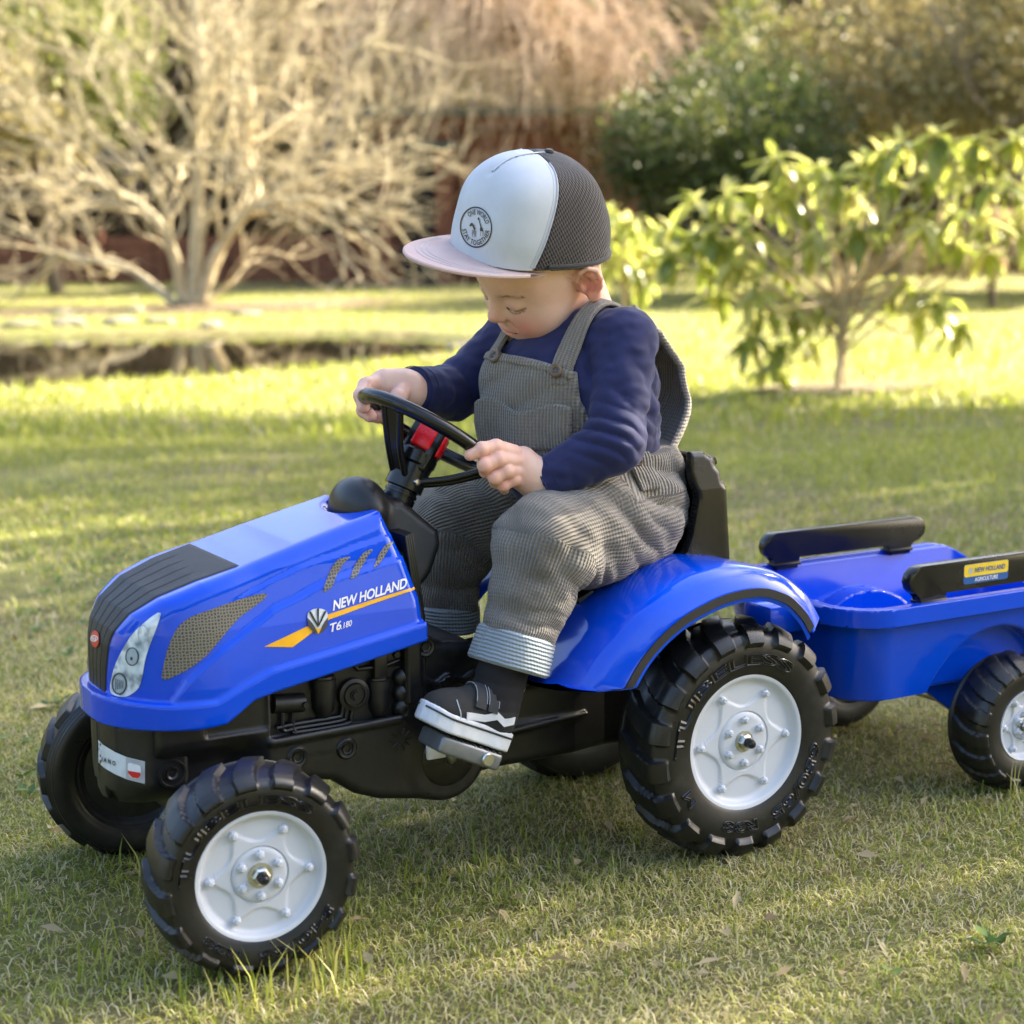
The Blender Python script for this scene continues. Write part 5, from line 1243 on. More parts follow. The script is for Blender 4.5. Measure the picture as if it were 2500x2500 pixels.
for P in ([(-.02, -.30), (.02, -.30), (.03, .18), (-.03, .18)], [(-.42, .10), (-.30, .22), (-.18, .18), (-.24, .08), (-.38, .04)], [(-.26, .12), (-.16, .14), (-.04, -.08), (-.12, -.16)]):
    poly_badge([(x+.02, y) for x, y in P]) if len(P) != 4 or P[0][0] != -.02 else None
for k in range(5): poly_badge([(-.24+k*.055, -.12-.01*k), (-.215+k*.055, -.12-.01*k), (-.225+k*.055, -.34), (-.25+k*.055, -.34)])
for P in ([(.12, .42), (.20, .50), (.24, .42), (.22, .36), (.15, .34)], [(.19, .38), (.235, .38), (.36, -.02), (.30, -.06)], [(.26, -.02), (.40, -.02), (.46, -.2), (.26, -.18)], [(.26, -.18), (.285, -.18), (.28, -.42), (.26, -.42)], [(.42, -.18), (.45, -.18), (.45, -.42), (.425, -.42)]): poly_badge(P)
for k in ((-.25, -.34), (-.12, -.34), (-.04, -.34)): poly_badge([(k[0], k[1]), (k[0]+.03, k[1]), (k[0]+.025, -.48), (k[0]+.005, -.48)])

# ---- fine hair: lashes, brows and short wisps below the cap
LASH = flat('brown_lash', (.035, .02, .012), .6); BLOND = flat('fair_hair', (.34, .22, .11), .6)
def on_skin(P):
    P = np.array(P)
    for _ in range(5):
        g_ = s_grad(s_body, P); P = P-s_body(P)[:, None]*g_/np.maximum((g_**2).sum(1, keepdims=True), .3)
    g_ = s_grad(s_body, P); return P, g_/np.linalg.norm(g_, axis=1, keepdims=True)
rh = np.random.default_rng(4)
for sg in (1, -1):
    t = np.linspace(0, 1, 22); Q = [hw_(np.interp(a, [0, .5, 1], [.0785, .0812, .0715]), sg*np.interp(a, [0, .5, 1], [.0145, .028, .0425]), np.interp(a, [0, .5, 1], [-.0098, -.0138, -.0086])) for a in t]
    P, g_ = on_skin(Q); mb = MB()
    for p_, n_ in zip(P, g_): e_ = n_*.0030-HU*.0036+HL*rh.normal(0, .0006); mb.add(*tube([p_, p_+e_*.6, p_+e_+HU*.0006], [.00022, .00018, .00006], 4))
    obj('eyelashes', mb.VF(), LASH, body_o, sharp=0)
    mb = MB(); n_h = 42; a = rh.uniform(0, 1, n_h); Q = [hw_(np.interp(q, [0, .5, 1], [.084, .080, .066]), sg*(np.interp(q, [0, .5, 1], [.012, .030, .044])), np.interp(q, [0, .5, 1], [.0105, .0145, .0100])+rh.normal(0, .0011)) for q in a]
    P, g_ = on_skin(Q)
    for p_, n_ in zip(P, g_): e_ = HL*sg*rh.uniform(.003, .005)+HU*rh.normal(.0006, .0008)-HF*.001; mb.add(*tube([p_, p_+e_*.5+n_*.0005, p_+e_+n_*.0002], [.00014, .00012, .00005], 4))
    obj('eyebrow', mb.VF(), BLOND, body_o, sharp=0)
    mb = MB(); n_h = 170; Q = [hw_(rh.uniform(-.05, .022), sg*.08, rh.uniform(-.004, .034)) for _ in range(n_h)]; P, g_ = on_skin(Q)
    for p_, n_ in zip(P, g_):
        e_ = -HU*rh.uniform(.006, .012)-HF*rh.uniform(.001, .006); mb.add(*tube([p_, p_+e_*.5+n_*.0007, p_+e_+n_*.0004], [.00016, .00014, .00005], 4))
    obj('hair', mb.VF(), BLOND, body_o, sharp=0)
# ================================================================== plants and buildings of the garden
def segs_to_tubes(S, R0, R1, n=4):
    """many straight twig segments as one open-ended tube mesh"""
    S = np.asarray(S, float); a, b_ = S[:, 0], S[:, 1]; d = b_-a; ln = np.linalg.norm(d, axis=1, keepdims=True); d = d/np.maximum(ln, 1e-9)
    up = np.where(np.abs(d[:, 2:3]) < .9, np.array([[0, 0, 1.]]), np.array([[1., 0, 0]])); u = np.cross(up, d); u /= np.maximum(np.linalg.norm(u, axis=1, keepdims=True), 1e-9); v = np.cross(d, u)
    V = np.empty((len(S), 2, n, 3))
    for k in range(n):
        e = u*math.cos(2*math.pi*k/n)+v*math.sin(2*math.pi*k/n); V[:, 0, k] = a+e*np.asarray(R0)[:, None]; V[:, 1, k] = b_+e*np.asarray(R1)[:, None]
    base = (np.arange(len(S))*2*n)[:, None]; F = []
    for k in range(n): F.append(np.concatenate([base+k, base+(k+1) % n, base+n+(k+1) % n, base+n+k], 1))
    return V.reshape(-1, 3), np.vstack(F)
def grow(start, d, length, r, depth, rng, out, spread=.55, up=.12, kids=3, nseg=5, wob=.16, taper=.62, droop=0., lenf=.68):
    """recursive limb: appends (a, b, ra, rb, level)"""
    p = np.array(start, float); d = np.array(d, float); d /= np.linalg.norm(d); nodes = []
    for i in range(nseg):
        d = d+rng.normal(0, wob, 3)+np.array([0, 0, up-droop*(i/nseg)]); d /= np.linalg.norm(d)
        q = p+d*length/nseg; ra = r*(1-(1-taper)*i/nseg); rb = r*(1-(1-taper)*(i+1)/nseg)
        out.append((p, q, ra, rb, depth)); nodes.append((q, d.copy(), rb)); p = q
    if depth > 0:
        for k in range(kids):
            q, dd, rr = nodes[-1] if k == 0 else nodes[rng.integers(max(nseg//3, 1), nseg)]
            side = rng.normal(0, 1, 3); side -= dd*(side@dd); side /= np.linalg.norm(side)
            grow(q, dd+side*spread*rng.uniform(.6, 1.3), length*lenf*rng.uniform(.75, 1.15), rr*.72, depth-1, rng, out, spread, up, kids, nseg, wob, taper, droop, lenf)
def leaf_quads(P, Dn, ln, wd, rng, fold=.25, nrm=None):
    """leaves: 4 vertices, 2 triangles folded along the midrib; P base points, Dn directions"""
    n = len(P); Dn = Dn/np.linalg.norm(Dn, axis=1, keepdims=True); s = rng.normal(0, 1, (n, 3)) if nrm is None else nrm
    s = np.cross(Dn, s); s /= np.maximum(np.linalg.norm(s, axis=1, keepdims=True), 1e-9); k = np.cross(s, Dn); ln = np.reshape(ln, (-1, 1))*np.ones((n, 1)); wd = np.reshape(wd, (-1, 1))*np.ones((n, 1))
    mid = P+Dn*ln*.5; V = np.stack([P, mid+s*wd*.5+k*wd*fold, P+Dn*ln, mid-s*wd*.5+k*wd*fold], 1).reshape(-1, 3)
    b_ = (np.arange(n)*4)[:, None]; return V, np.vstack([np.concatenate([b_, b_+1, b_+2], 1), np.concatenate([b_, b_+2, b_+3], 1)])
def leafmat(name, cols, rough=.5, trans=.35, scale=3., spec=.4):
    m, nt, b = nmat(name); at_ = N(nt, 'Attribute', attribute_name='tone'); r0 = ramp(nt, at_.outputs['Fac'], [(i/(len(cols)-1), c) for i, c in enumerate(cols)])
    n1 = noise(nt, scale, 3); r1 = ramp(nt, n1.outputs[0], [(.3, (.75, .75, .75)), (.7, (1.15, 1.15, 1.1))]); mm = N(nt, 'MixRGB', blend_type='MULTIPLY'); mm.inputs[0].default_value = .7
    L(nt, r0.outputs[0], mm.inputs[1]); L(nt, r1.outputs[0], mm.inputs[2]); L(nt, mm.outputs[0], b.inputs['Base Color']); b.inputs['Roughness'].default_value = rough; b.inputs['Specular IOR Level'].default_value = spec
    t = N(nt, 'BsdfTranslucent'); L(nt, mm.outputs[0], t.inputs['Color']); mx = N(nt, 'MixShader'); mx.inputs[0].default_value = trans
    out = [n for n in nt.nodes if n.type == 'OUTPUT_MATERIAL'][0]; L(nt, b.outputs[0], mx.inputs[1]); L(nt, t.outputs[0], mx.inputs[2]); L(nt, mx.outputs[0], out.inputs[0]); return m
def foliage(name, V, F, tone, mat, parent=None, per=4):
    me = mesh(name, V, F, mat, sharp=0, smooth=False); fattr(me, 'tone', np.repeat(tone, per)); return link(name, me, parent)
def bark(name, ca, cb, scale=14):
    m, nt, b = nmat(name); n1 = noise(nt, scale, 6, .65); r1 = ramp(nt, n1.outputs[0], [(.3, ca), (.7, cb)]); L(nt, r1.outputs[0], b.inputs['Base Color']); b.inputs['Roughness'].default_value = .9; bump(nt, b, n1.outputs[0], .7, .02); return m
B_PALE = bark('pale_lichen_bark', (.30, .235, .125), (.60, .52, .35)); B_GOLD = bark('golden_twig_bark', (.36, .26, .13), (.58, .47, .29)); B_BROWN = bark('brown_bark', (.11, .08, .055), (.22, .17, .11))
B_VINE = bark('dry_vine_bark', (.40, .28, .18), (.62, .47, .33))
def gpt(u, v): return np.array(at(u, v, 2, 0.))

# ---- big leafless shrub on the far bank of the pond: stems read off the photograph, set in its own plane
def limb_set(o, base, stems, dist_scale, rng, mat_s, mat_t, depth, kids, spread, lenf, up=.05, jit=.5):
    bx_, by_ = base[0], base[1]
    rt2 = np.array([math.cos(YAW), -math.sin(YAW), 0]); fw2 = np.array([math.sin(YAW), math.cos(YAW), 0]); tw_ = []
    for pts_, r0, r1 in stems:
        P = []; off = rng.uniform(-jit, jit)
        for i, (u, v) in enumerate(pts_):
            q = ray(u, v); t = (base-CAM_P)@fw2/(q@fw2); P.append(CAM_P+q*t+fw2*off*i/(len(pts_)-1)*1.6)
        P = smoothpath(np.array(P), 6); R_ = np.linspace(r0, r1, len(P)); P += rng.normal(0, .012, P.shape)*np.linspace(0, 1, len(P))[:, None]
        obj('stem', tube(P, R_, 8), mat_s, o, sharp=0)
        for i in range(len(P)//4, len(P)):
            for _ in range(kids if rng.random() < .52 else 0):
                d = P[i]-P[i-1]; d = d/np.linalg.norm(d); s = rng.normal(0, 1, 3); s -= d*(s@d); s /= np.linalg.norm(s)
                grow(P[i], d+s*spread, rng.uniform(.5, 1.15)*dist_scale, max(R_[i]*.5, .0115), depth, rng, tw_, .6, up, 3, 4, .18, .6, 0, lenf)
    S = np.array([(a, b_) for a, b_, *_ in tw_]); V, F = segs_to_tubes(S, [t[2] for t in tw_], [t[3] for t in tw_], 4)
    return obj('twigs', (V, F), mat_t, o, sharp=0), len(S)
rng = np.random.default_rng(21)
sb = gpt(470, 748); sh_o = tag(empty('bare_shrub', sb), 'large leafless pale branching shrub growing on the far bank of the pond', 'shrub')
STEMS = [([(470, 750), (475, 600), (478, 450), (480, 300), (478, 190), (470, 80), (450, -60)], .085, .035), ([(450, 745), (425, 640), (380, 545), (300, 485), (200, 440), (110, 415), (20, 440)], .075, .022),
         ([(455, 745), (430, 620), (420, 520), (390, 440), (360, 410)], .05, .025), ([(490, 745), (520, 640), (560, 580), (610, 520), (690, 490), (800, 495), (900, 520), (1000, 490)], .07, .018),
         ([(485, 745), (540, 600), (605, 500), (620, 465), (590, 380), (600, 280), (590, 180), (580, 60)], .075, .022), ([(430, 745), (360, 690), (290, 650), (200, 635), (100, 620), (40, 570), (-60, 520)], .055, .016),
         ([(500, 740), (560, 690), (610, 610)], .03, .012), ([(480, 700), (500, 560), (545, 470), (600, 430), (690, 420)], .05, .016), ([(610, 500), (700, 455), (820, 420), (900, 370), (1000, 330)], .04, .012),
         ([(478, 300), (530, 190), (620, 90), (720, 0)], .035, .012), ([(478, 330), (420, 230), (330, 150), (240, 60)], .035, .012), ([(600, 300), (680, 220), (800, 150), (930, 80)], .03, .010), ([(300, 485), (230, 380), (140, 300), (60, 230)], .035, .010),
         ([(690, 490), (760, 420), (860, 330), (980, 230)], .03, .010), ([(200, 440), (120, 350), (30, 320)], .025, .010), ([(480, 380), (560, 330), (660, 330), (780, 280)], .028, .010), ([(390, 440), (330, 340), (260, 250), (200, 130)], .03, .010)]
limb_set(sh_o, sb, STEMS, .95, rng, B_PALE, B_PALE, 2, 1, 1.0, .78, .05)

# ---- rhododendrons
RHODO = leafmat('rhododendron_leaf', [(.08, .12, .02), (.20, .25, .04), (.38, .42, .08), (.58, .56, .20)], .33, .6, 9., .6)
def leaf_mesh(k):
    rows = 7; V = []; r = np.random.default_rng(90+k); bend = r.uniform(.15, .5)
    for i in range(rows):
        t = i/(rows-1); wd = .5*math.sin(math.pi*min(t*.93+.05, 1))**.8*.36; z = -bend*t*t
        for s in (-1, 0, 1): V.append((t, s*wd, z+abs(s)*wd*.35))
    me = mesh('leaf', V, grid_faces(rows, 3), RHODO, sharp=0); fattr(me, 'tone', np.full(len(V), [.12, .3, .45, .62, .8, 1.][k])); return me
LEAFM = [leaf_mesh(k) for k in range(6)]
def rhodo(base, heads, label, rng, height, nlow=0, trunk=None):
    o = tag(empty('rhododendron', base), label, 'rhododendron', 'rhododendrons on the lawn'); rest = []; cnt = 0
    fork = base+np.array([0, 0, height*.36]); obj('trunk', tube(smoothpath(np.array([base, base+np.array([.01, 0, height*.18]), fork]), 5), np.linspace(.017, .012, 11), 8), B_GOLD, o, sharp=0)
    br = []
    for h in heads:
        mid = fork+(h-fork)*.5+np.array([0, 0, -.12*np.linalg.norm(h[:2]-fork[:2])])+rng.normal(0, .03, 3); st = fork if rng.random() < .6 else base+(fork-base)*rng.uniform(.35, .9)
        P = smoothpath(np.array([st, mid, h]), 5); br += [(P[i], P[i+1], .0078*(1-.5*i/len(P)), .0078*(1-.5*(i+1)/len(P))) for i in range(len(P)-1)]
        n = rng.integers(12, 18); a0 = rng.uniform(0, 6.28)
        for k in range(n):
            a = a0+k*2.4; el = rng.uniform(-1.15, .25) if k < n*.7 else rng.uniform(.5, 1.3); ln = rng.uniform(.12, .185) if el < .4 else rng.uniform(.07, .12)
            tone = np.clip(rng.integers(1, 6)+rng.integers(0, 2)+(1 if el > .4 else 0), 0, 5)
            rest.append((h+rng.normal(0, .012, 3), a, el, ln, int(tone)))
    V, F = segs_to_tubes(np.array([(x[0], x[1]) for x in br]), [x[2] for x in br], [x[3] for x in br], 6); obj('branches', (V, F), B_GOLD, o, sharp=0)
    rest.sort(key=lambda q: np.linalg.norm(q[0]-CAM_P)-q[3]); mb_v, mb_f, mb_t = [], [], []; nv = 0
    for i, (p, a, el, ln, tn) in enumerate(rest):
        M = Matrix.Translation(Vector(p)) @ Matrix.Rotation(a, 4, 'Z') @ Matrix.Rotation(-el, 4, 'Y') @ Matrix.Diagonal((ln, ln, ln, 1))
        if i < 290:
            lf = D.objects.new('leaf', LEAFM[tn]); COL.objects.link(lf); lf.parent = o; lf.matrix_parent_inverse = Matrix.Translation(Vector(-base)); lf.matrix_basis = M
        else:
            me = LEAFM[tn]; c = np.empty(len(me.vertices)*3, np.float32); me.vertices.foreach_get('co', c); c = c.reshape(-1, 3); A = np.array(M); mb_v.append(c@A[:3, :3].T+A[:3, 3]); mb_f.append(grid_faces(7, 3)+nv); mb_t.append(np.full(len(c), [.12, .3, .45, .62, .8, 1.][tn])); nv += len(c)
    if mb_v:
        me = mesh('leaves_beyond', np.vstack(mb_v), np.vstack(mb_f), RHODO, sharp=0); fattr(me, 'tone', np.concatenate(mb_t)); tag(link('leaves_beyond', me, o), kind='stuff')
    return o
def heads_px(L_, dist_c, rng, jit=.28):
    fw2 = np.array([math.sin(YAW), math.cos(YAW), 0]); H = []
    for u, v in L_:
        q = ray(u, v); t = ((dist_c-CAM_P)@fw2+rng.uniform(-jit, jit))/(q@fw2); H.append(CAM_P+q*t)
    return H
rng = np.random.default_rng(5); rb = gpt(2045, 958)
HX = [(1900, 390), (2010, 420), (2110, 400), (2200, 350), (2290, 330), (2380, 345), (2480, 340), (1700, 490), (1780, 480), (1850, 470), (1650, 560), (1740, 570), (1830, 560), (1920, 490), (1980, 520), (2080, 480), (2170, 450), (2260, 430), (2350, 440), (2440, 450),
      (2520, 430), (1640, 620), (1720, 650), (1800, 640), (1880, 600), (2330, 520), (2410, 530), (2490, 560), (1760, 720), (1840, 710), (1920, 660), (1990, 590), (2230, 520), (2150, 540), (1870, 760), (1940, 760), (2330, 600), (2210, 700), (2290, 740), (2340, 800), (2250, 760), (2180, 690),
      (1830, 830), (1900, 850), (1970, 830), (1880, 900), (2010, 760), (2090, 560), (2260, 560), (2400, 620), (2030, 440), (2330, 380), (2420, 390), (1960, 420), (2150, 380), (2510, 500), (1700, 570), (1790, 600)]
rhodo(rb, heads_px(HX, rb, rng), 'wide rhododendron with drooping yellow-green leaves in a mulched bed', rng, 1.2)
rb2 = np.array([5.35, 7.2, 0.]); HX2 = [(1490, 520), (1540, 540), (1590, 560), (1480, 590), (1550, 600), (1610, 620), (1500, 650), (1570, 680), (1460, 560), (1530, 640)]
rhodo(rb2, heads_px(HX2, rb2, rng, .2), 'small rhododendron behind the toddler, beside the round dark bush', rng, 1.0)
# dry twiggy plant among the leaves
tw_ = []; rng = np.random.default_rng(8); fw2 = np.array([math.sin(YAW), math.cos(YAW), 0]); db = rb+np.array([.12, .10, 0])
for k in range(9):
    q = db+np.array([0, 0, .42]); a = rng.uniform(-1, 1); grow(q, np.array([a*.75*RT[0], a*.75*RT[1]+rng.uniform(-.3, .3), 1.]), .30, .009, 2, rng, tw_, .5, .1, 3, 4, .1)
V, F = segs_to_tubes(np.array([(x[0], x[1]) for x in tw_]), [x[2] for x in tw_], [x[3] for x in tw_], 5)
dt = tag(empty('dry_plant', db), 'pale leafless twiggy stems fanning out among the wide rhododendron', 'plant'); obj('stem', tube([db, db+np.array([.01, 0, .43])], .012, 8), B_PALE, dt); obj('twigs', (V, F), B_PALE, dt, sharp=0)

# ---- leafy bushes: clumped leaves through an uneven volume round a short trunk
def bush(name, label, cat, c, rx, ry, h, n, mat, rng, leaf=(.05, .03), clumps=60, group=None, lo=0., shell=.55, trunk=True, kind=None):
    o = tag(empty(name, (c[0], c[1], 0)), label, cat, group)
    u = rng.normal(0, 1, (clumps, 3)); u /= np.linalg.norm(u, axis=1, keepdims=True); rr_ = rng.uniform(shell, 1, (clumps, 1)); cc = u*rr_; cc[:, 2] = np.abs(cc[:, 2])*.55+cc[:, 2]*.45
    cc = cc*np.array([rx, ry, h*.5])+np.array([c[0], c[1], h*.5+lo]); k = rng.integers(0, clumps, n); cs = rng.uniform(.16, .34, clumps)*min(rx, h*.5)
    P = cc[k]+rng.normal(0, 1, (n, 3))*cs[k][:, None]*.55; P[:, 2] = np.maximum(P[:, 2], .03); Dn = rng.normal(0, 1, (n, 3))+(P-np.array([c[0], c[1], h*.4]))*.8; V, F = leaf_quads(P, Dn, rng.uniform(.7, 1.3, n)*leaf[0], rng.uniform(.7, 1.3, n)*leaf[1], rng)
    tone = np.clip(rng.uniform(0, 1, clumps)[k]*.55+rng.uniform(0, .45, n), 0, 1); foliage('crown', V, F, tone, mat, o)
    if trunk:
        out = []; grow((c[0], c[1], 0), (0, 0, 1), h*.5, .05*h**.5, 3, rng, out, .8, .05, 3, 4, .15, .6, 0, .6); V, F = segs_to_tubes(np.array([(x[0], x[1]) for x in out]), [x[2] for x in out], [x[3] for x in out], 5); obj('trunk', (V, F), B_BROWN, o, sharp=0)
    return o
DARK = leafmat('dark_evergreen_leaf', [(.016, .028, .008), (.045, .065, .016), (.10, .125, .03), (.22, .22, .06)], .5, .3); OLIVE = leafmat('olive_hedge_leaf', [(.10, .08, .03), (.22, .18, .065), (.36, .30, .13), (.52, .45, .22)], .55, .3); LIME = leafmat('lime_shrub_leaf', [(.10, .12, .03), (.20, .22, .05), (.34, .34, .10)], .5, .4)
GOLD = leafmat('golden_dead_leaf', [(.20, .14, .07), (.38, .29, .16), (.56, .45, .27)], .7, .35)
def ground_at(u, dist): q = ray(u, 573.); q = q*np.array([1, 1, 0]); q /= np.linalg.norm(q); fw2 = np.array([math.sin(YAW), math.cos(YAW), 0]); t = dist/(q@fw2); return np.array([CAM_P[0]+q[0]*t, CAM_P[1]+q[1]*t, 0.])
rng = np.random.default_rng(31)
c = ground_at(1790, 19.5); bush('round_bush', 'clipped round dark evergreen bush behind the rhododendrons', 'bush', c, 1.35, 1.35, 2.75, 15000, DARK, rng, (.085, .05), 110)
c = ground_at(2180, 22.5); bush('evergreen_hedge', 'tall olive hedge beside the round dark bush', 'hedge', c, 2.0, 1.4, 4.4, 12000, OLIVE, rng, (.10, .07), 110)
c = ground_at(2560, 20.5); bush('evergreen_hedge', 'taller hazy olive hedge past the wide rhododendron', 'hedge', c, 1.9, 1.6, 4.6, 12000, OLIVE, rng, (.10, .07), 100)
c = ground_at(2430, 17.0); bush('low_shrub', 'low russet shrub in shade under the tall hedge', 'shrub', c, 1.5, .6, .85, 4000, GOLD, rng, (.09, .05), 40)
c = ground_at(1930, 27); bush('lime_bush', 'sunlit lime-green bush showing over the round dark bush', 'bush', c, 1.6, 1.3, 4.6, 8000, LIME, rng, (.11, .08), 60)
c = ground_at(130, 24.); bush('lime_bush', 'sunlit lime-green bush behind the leafless shrub', 'bush', c, 1.8, 1.3, 5.2, 7000, LIME, rng, (.12, .08), 60)
# ---- shed hidden under dry vines
RBOARD = bark('red_stained_boards', (.12, .045, .025), (.24, .095, .05), 6); DKW = flat('interior_shade', (.012, .010, .012), .9); MOSS = flat('mossy_roofing', (.10, .13, .11), .9)
s0 = ground_at(1040, 27.5); e1 = RT*np.array([1, 1, 0]); e1 /= np.linalg.norm(e1); e2 = np.array([math.sin(YAW), math.cos(YAW), 0])
shd = tag(empty('garden_shed', s0), 'red-brown timber shed with a dark doorway under dry vines', 'shed')
def sbox(nm, a, b_, z0, z1, d0, d1, mat, par, r=.01):
    M = Matrix(((e1[0], e2[0], 0), (e1[1], e2[1], 0), (0, 0, 1))); cen = s0+e1*(a+b_)/2+e2*(d0+d1)/2+np.array([0, 0, (z0+z1)/2]); return obj(nm, rbox(cen, ((b_-a)/2, (d1-d0)/2, (z1-z0)/2), r, 1, M), mat, par)
wl = sbox('wall', -.55, 3.4, 0, 2.6, .5, 2.6, RBOARD, shd)
for k in range(22): sbox('board', -.5+k*.175, -.34+k*.175, .05, 2.55, .455, .5, RBOARD, wl, .004)
sbox('doorway', -.42, .12, 0, 2.1, .42, .5, DKW, shd); sbox('post', .16, .42, 0, 2.7, .12, .36, RBOARD, shd); sbox('post', -.75, -.55, 0, 2.6, .12, .32, RBOARD, shd)  # doorway slab: near-black colour stands in for the shaded inside
sbox('roof', -1.1, 3.7, 2.6, 2.72, -.1, 2.9, MOSS, shd); sbox('beam', -1.0, 3.5, 2.42, 2.6, .1, .3, RBOARD, shd); sbox('gutter', -.3, .5, 2.1, 2.2, .0, .1, MOSS, shd)
rng = np.random.default_rng(12); out = []
vi = tag(empty('climbing_vine', s0+e1*1.6), 'mass of dry brown vine stems hanging over the timber shed', 'vine')
for k in range(270):
    a = rng.normal(1.45, .95); zt = 3.0+1.25*math.exp(-((a-1.1)/1.1)**2)+rng.uniform(-.5, .3); dd = rng.uniform(-.55, .2)
    q = s0+e1*a+e2*dd+np.array([0, 0, zt]); grow(q, e1*rng.normal(0, .8)+np.array([0, 0, .35])-e2*.5, rng.uniform(1.1, 3.0), rng.uniform(.008, .022), 1, rng, out, .5, .1, 3, 9, .12, .5, .75, .6)
V, F = segs_to_tubes(np.array([(x[0], x[1]) for x in out]), [x[2] for x in out], [x[3] for x in out], 4); V[:, 2] = np.maximum(V[:, 2], .1); obj('stems', (V, F), B_VINE, vi, sharp=0)
n = 9000; a = rng.normal(1.35, .95, n); top = 3.15+1.2*np.exp(-((a-1.1)/1.1)**2); P = s0+e1*a[:, None]+e2*rng.uniform(-.6, .5, (n, 1)); P[:, 2] = top-np.abs(rng.normal(0, .55, n)); V, F = leaf_quads(P, rng.normal(0, 1, (n, 3))+np.array([0, 0, -.8]), rng.uniform(.06, .16, n), rng.uniform(.02, .05, n), rng); foliage('dead_leaves', V, F, rng.uniform(0, 1, n), GOLD, vi)
# ---- low red timber wall along the back of the lawn
w0, w1 = ground_at(-250, 30), ground_at(930, 28.2); lw = tag(empty('timber_wall', (w0+w1)/2), 'low red-brown timber wall behind the leafless shrub', 'wall'); d = (w1-w0); Lw = np.linalg.norm(d); d /= Lw; nn = np.array([-d[1], d[0], 0]); Mw = Matrix(((d[0], nn[0], 0), (d[1], nn[1], 0), (0, 0, 1)))
for k in range(4): obj('plank', rbox((w0+w1)/2+np.array([0, 0, .12+k*.19]), (Lw/2, .03+.006*(k % 2), .088), .01, 1, Mw), RBOARD, lw)
for k in range(8): obj('post', rbox(w0+d*Lw*(k+.5)/8-nn*.07+np.array([0, 0, .45]), (.06, .05, .46), .01, 1, Mw), RBOARD, lw)
UNDER = leafmat('undergrowth_leaf', [(.03, .02, .010), (.07, .045, .02), (.12, .08, .04)], .8, .2)
for i, (u, dst, w_) in enumerate([(-150, 31.2, 2.4), (260, 31.4, 2.3), (640, 31.0, 2.3), (960, 30.6, 1.6)]):
    c = ground_at(u, dst); bush('dark_undergrowth', ['dark brown undergrowth behind the red wall and its end post', 'dark brown undergrowth behind the stems of the leafless shrub', 'dark brown undergrowth behind the low branches reaching to the shed', 'dark brown undergrowth against the side of the shed'][i], 'undergrowth', c, w_, .6, 2.1-.15*i, 4200, UNDER, rng, (.14, .09), 50, 'undergrowth behind the wall', trunk=False)
# ---- leafless trees standing behind everything
def bare_tree(u, dist, h, seed, mat, leafn=0, lm=GOLD, label=''):
    r = np.random.default_rng(seed); c = ground_at(u, dist); o = tag(empty('bare_tree', c), label, 'tree', 'leafless trees behind the garden'); out = []
    grow(c, (r.normal(0, .08), r.normal(0, .08), 1), h*.42, .03*h**.8, 5, r, out, .62, .10, 3, 5, .12, .7, 0, .70)
    big = [x for x in out if x[4] >= 4]; sm = [x for x in out if x[4] < 4]
    V, F = segs_to_tubes(np.array([(x[0], x[1]) for x in big]), [x[2] for x in big], [x[3] for x in big], 7); obj('trunk', (V, F), B_BROWN, o, sharp=0)
    V, F = segs_to_tubes(np.array([(x[0], x[1]) for x in sm]), [max(x[2], .006 if h < 12 else .022) for x in sm], [max(x[3], .005 if h < 12 else .016) for x in sm], 3); obj('twigs', (V, F), mat, o, sharp=0)
    if leafn:
        k = r.integers(0, len(sm), leafn); P = np.array([sm[i][1] for i in k])+r.normal(0, .12, (leafn, 3)); V, F = leaf_quads(P, r.normal(0, 1, (leafn, 3)), r.uniform(.07, .15, leafn), r.uniform(.05, .10, leafn), r); foliage('buds', V, F, r.uniform(0, 1, leafn), lm, o)
lab = ['leafless golden-twigged tree behind the low red wall', 'leafless tree with dull olive buds behind the shed', 'leafless brown tree behind the hedges']
for i, (u, dst, h) in enumerate([(-80, 33, 7.5), (150, 36, 8), (330, 32.5, 7), (560, 35, 8), (760, 32.5, 7.2), (930, 36, 8.2)]): bare_tree(u, dst, h, 40+i, B_GOLD, 2600, GOLD, lab[0])
for i, (u, dst, h) in enumerate([(1120, 35, 8), (1380, 33.5, 7.5), (1560, 36, 8.5)]): bare_tree(u, dst, h, 60+i, B_GOLD, 3500, OLIVE, lab[1])
for i, (u, dst, h) in enumerate([(1760, 34, 8), (2020, 36, 8.5), (2300, 31, 8), (2560, 33, 8)]): bare_tree(u, dst, h, 70+i, B_BROWN, 2500, OLIVE, lab[2])
for i, (u, dst, h) in enumerate([(250, 40, 22), (640, 42, 27), (1020, 40, 24), (1400, 43, 28), (1900, 40, 23), (2600, 42, 22), (3300, 38, 18), (-500, 40, 22)]): bare_tree(u, dst, h, 90+i, B_GOLD, 0, GOLD, 'tall leafless tree rising behind the garden trees')
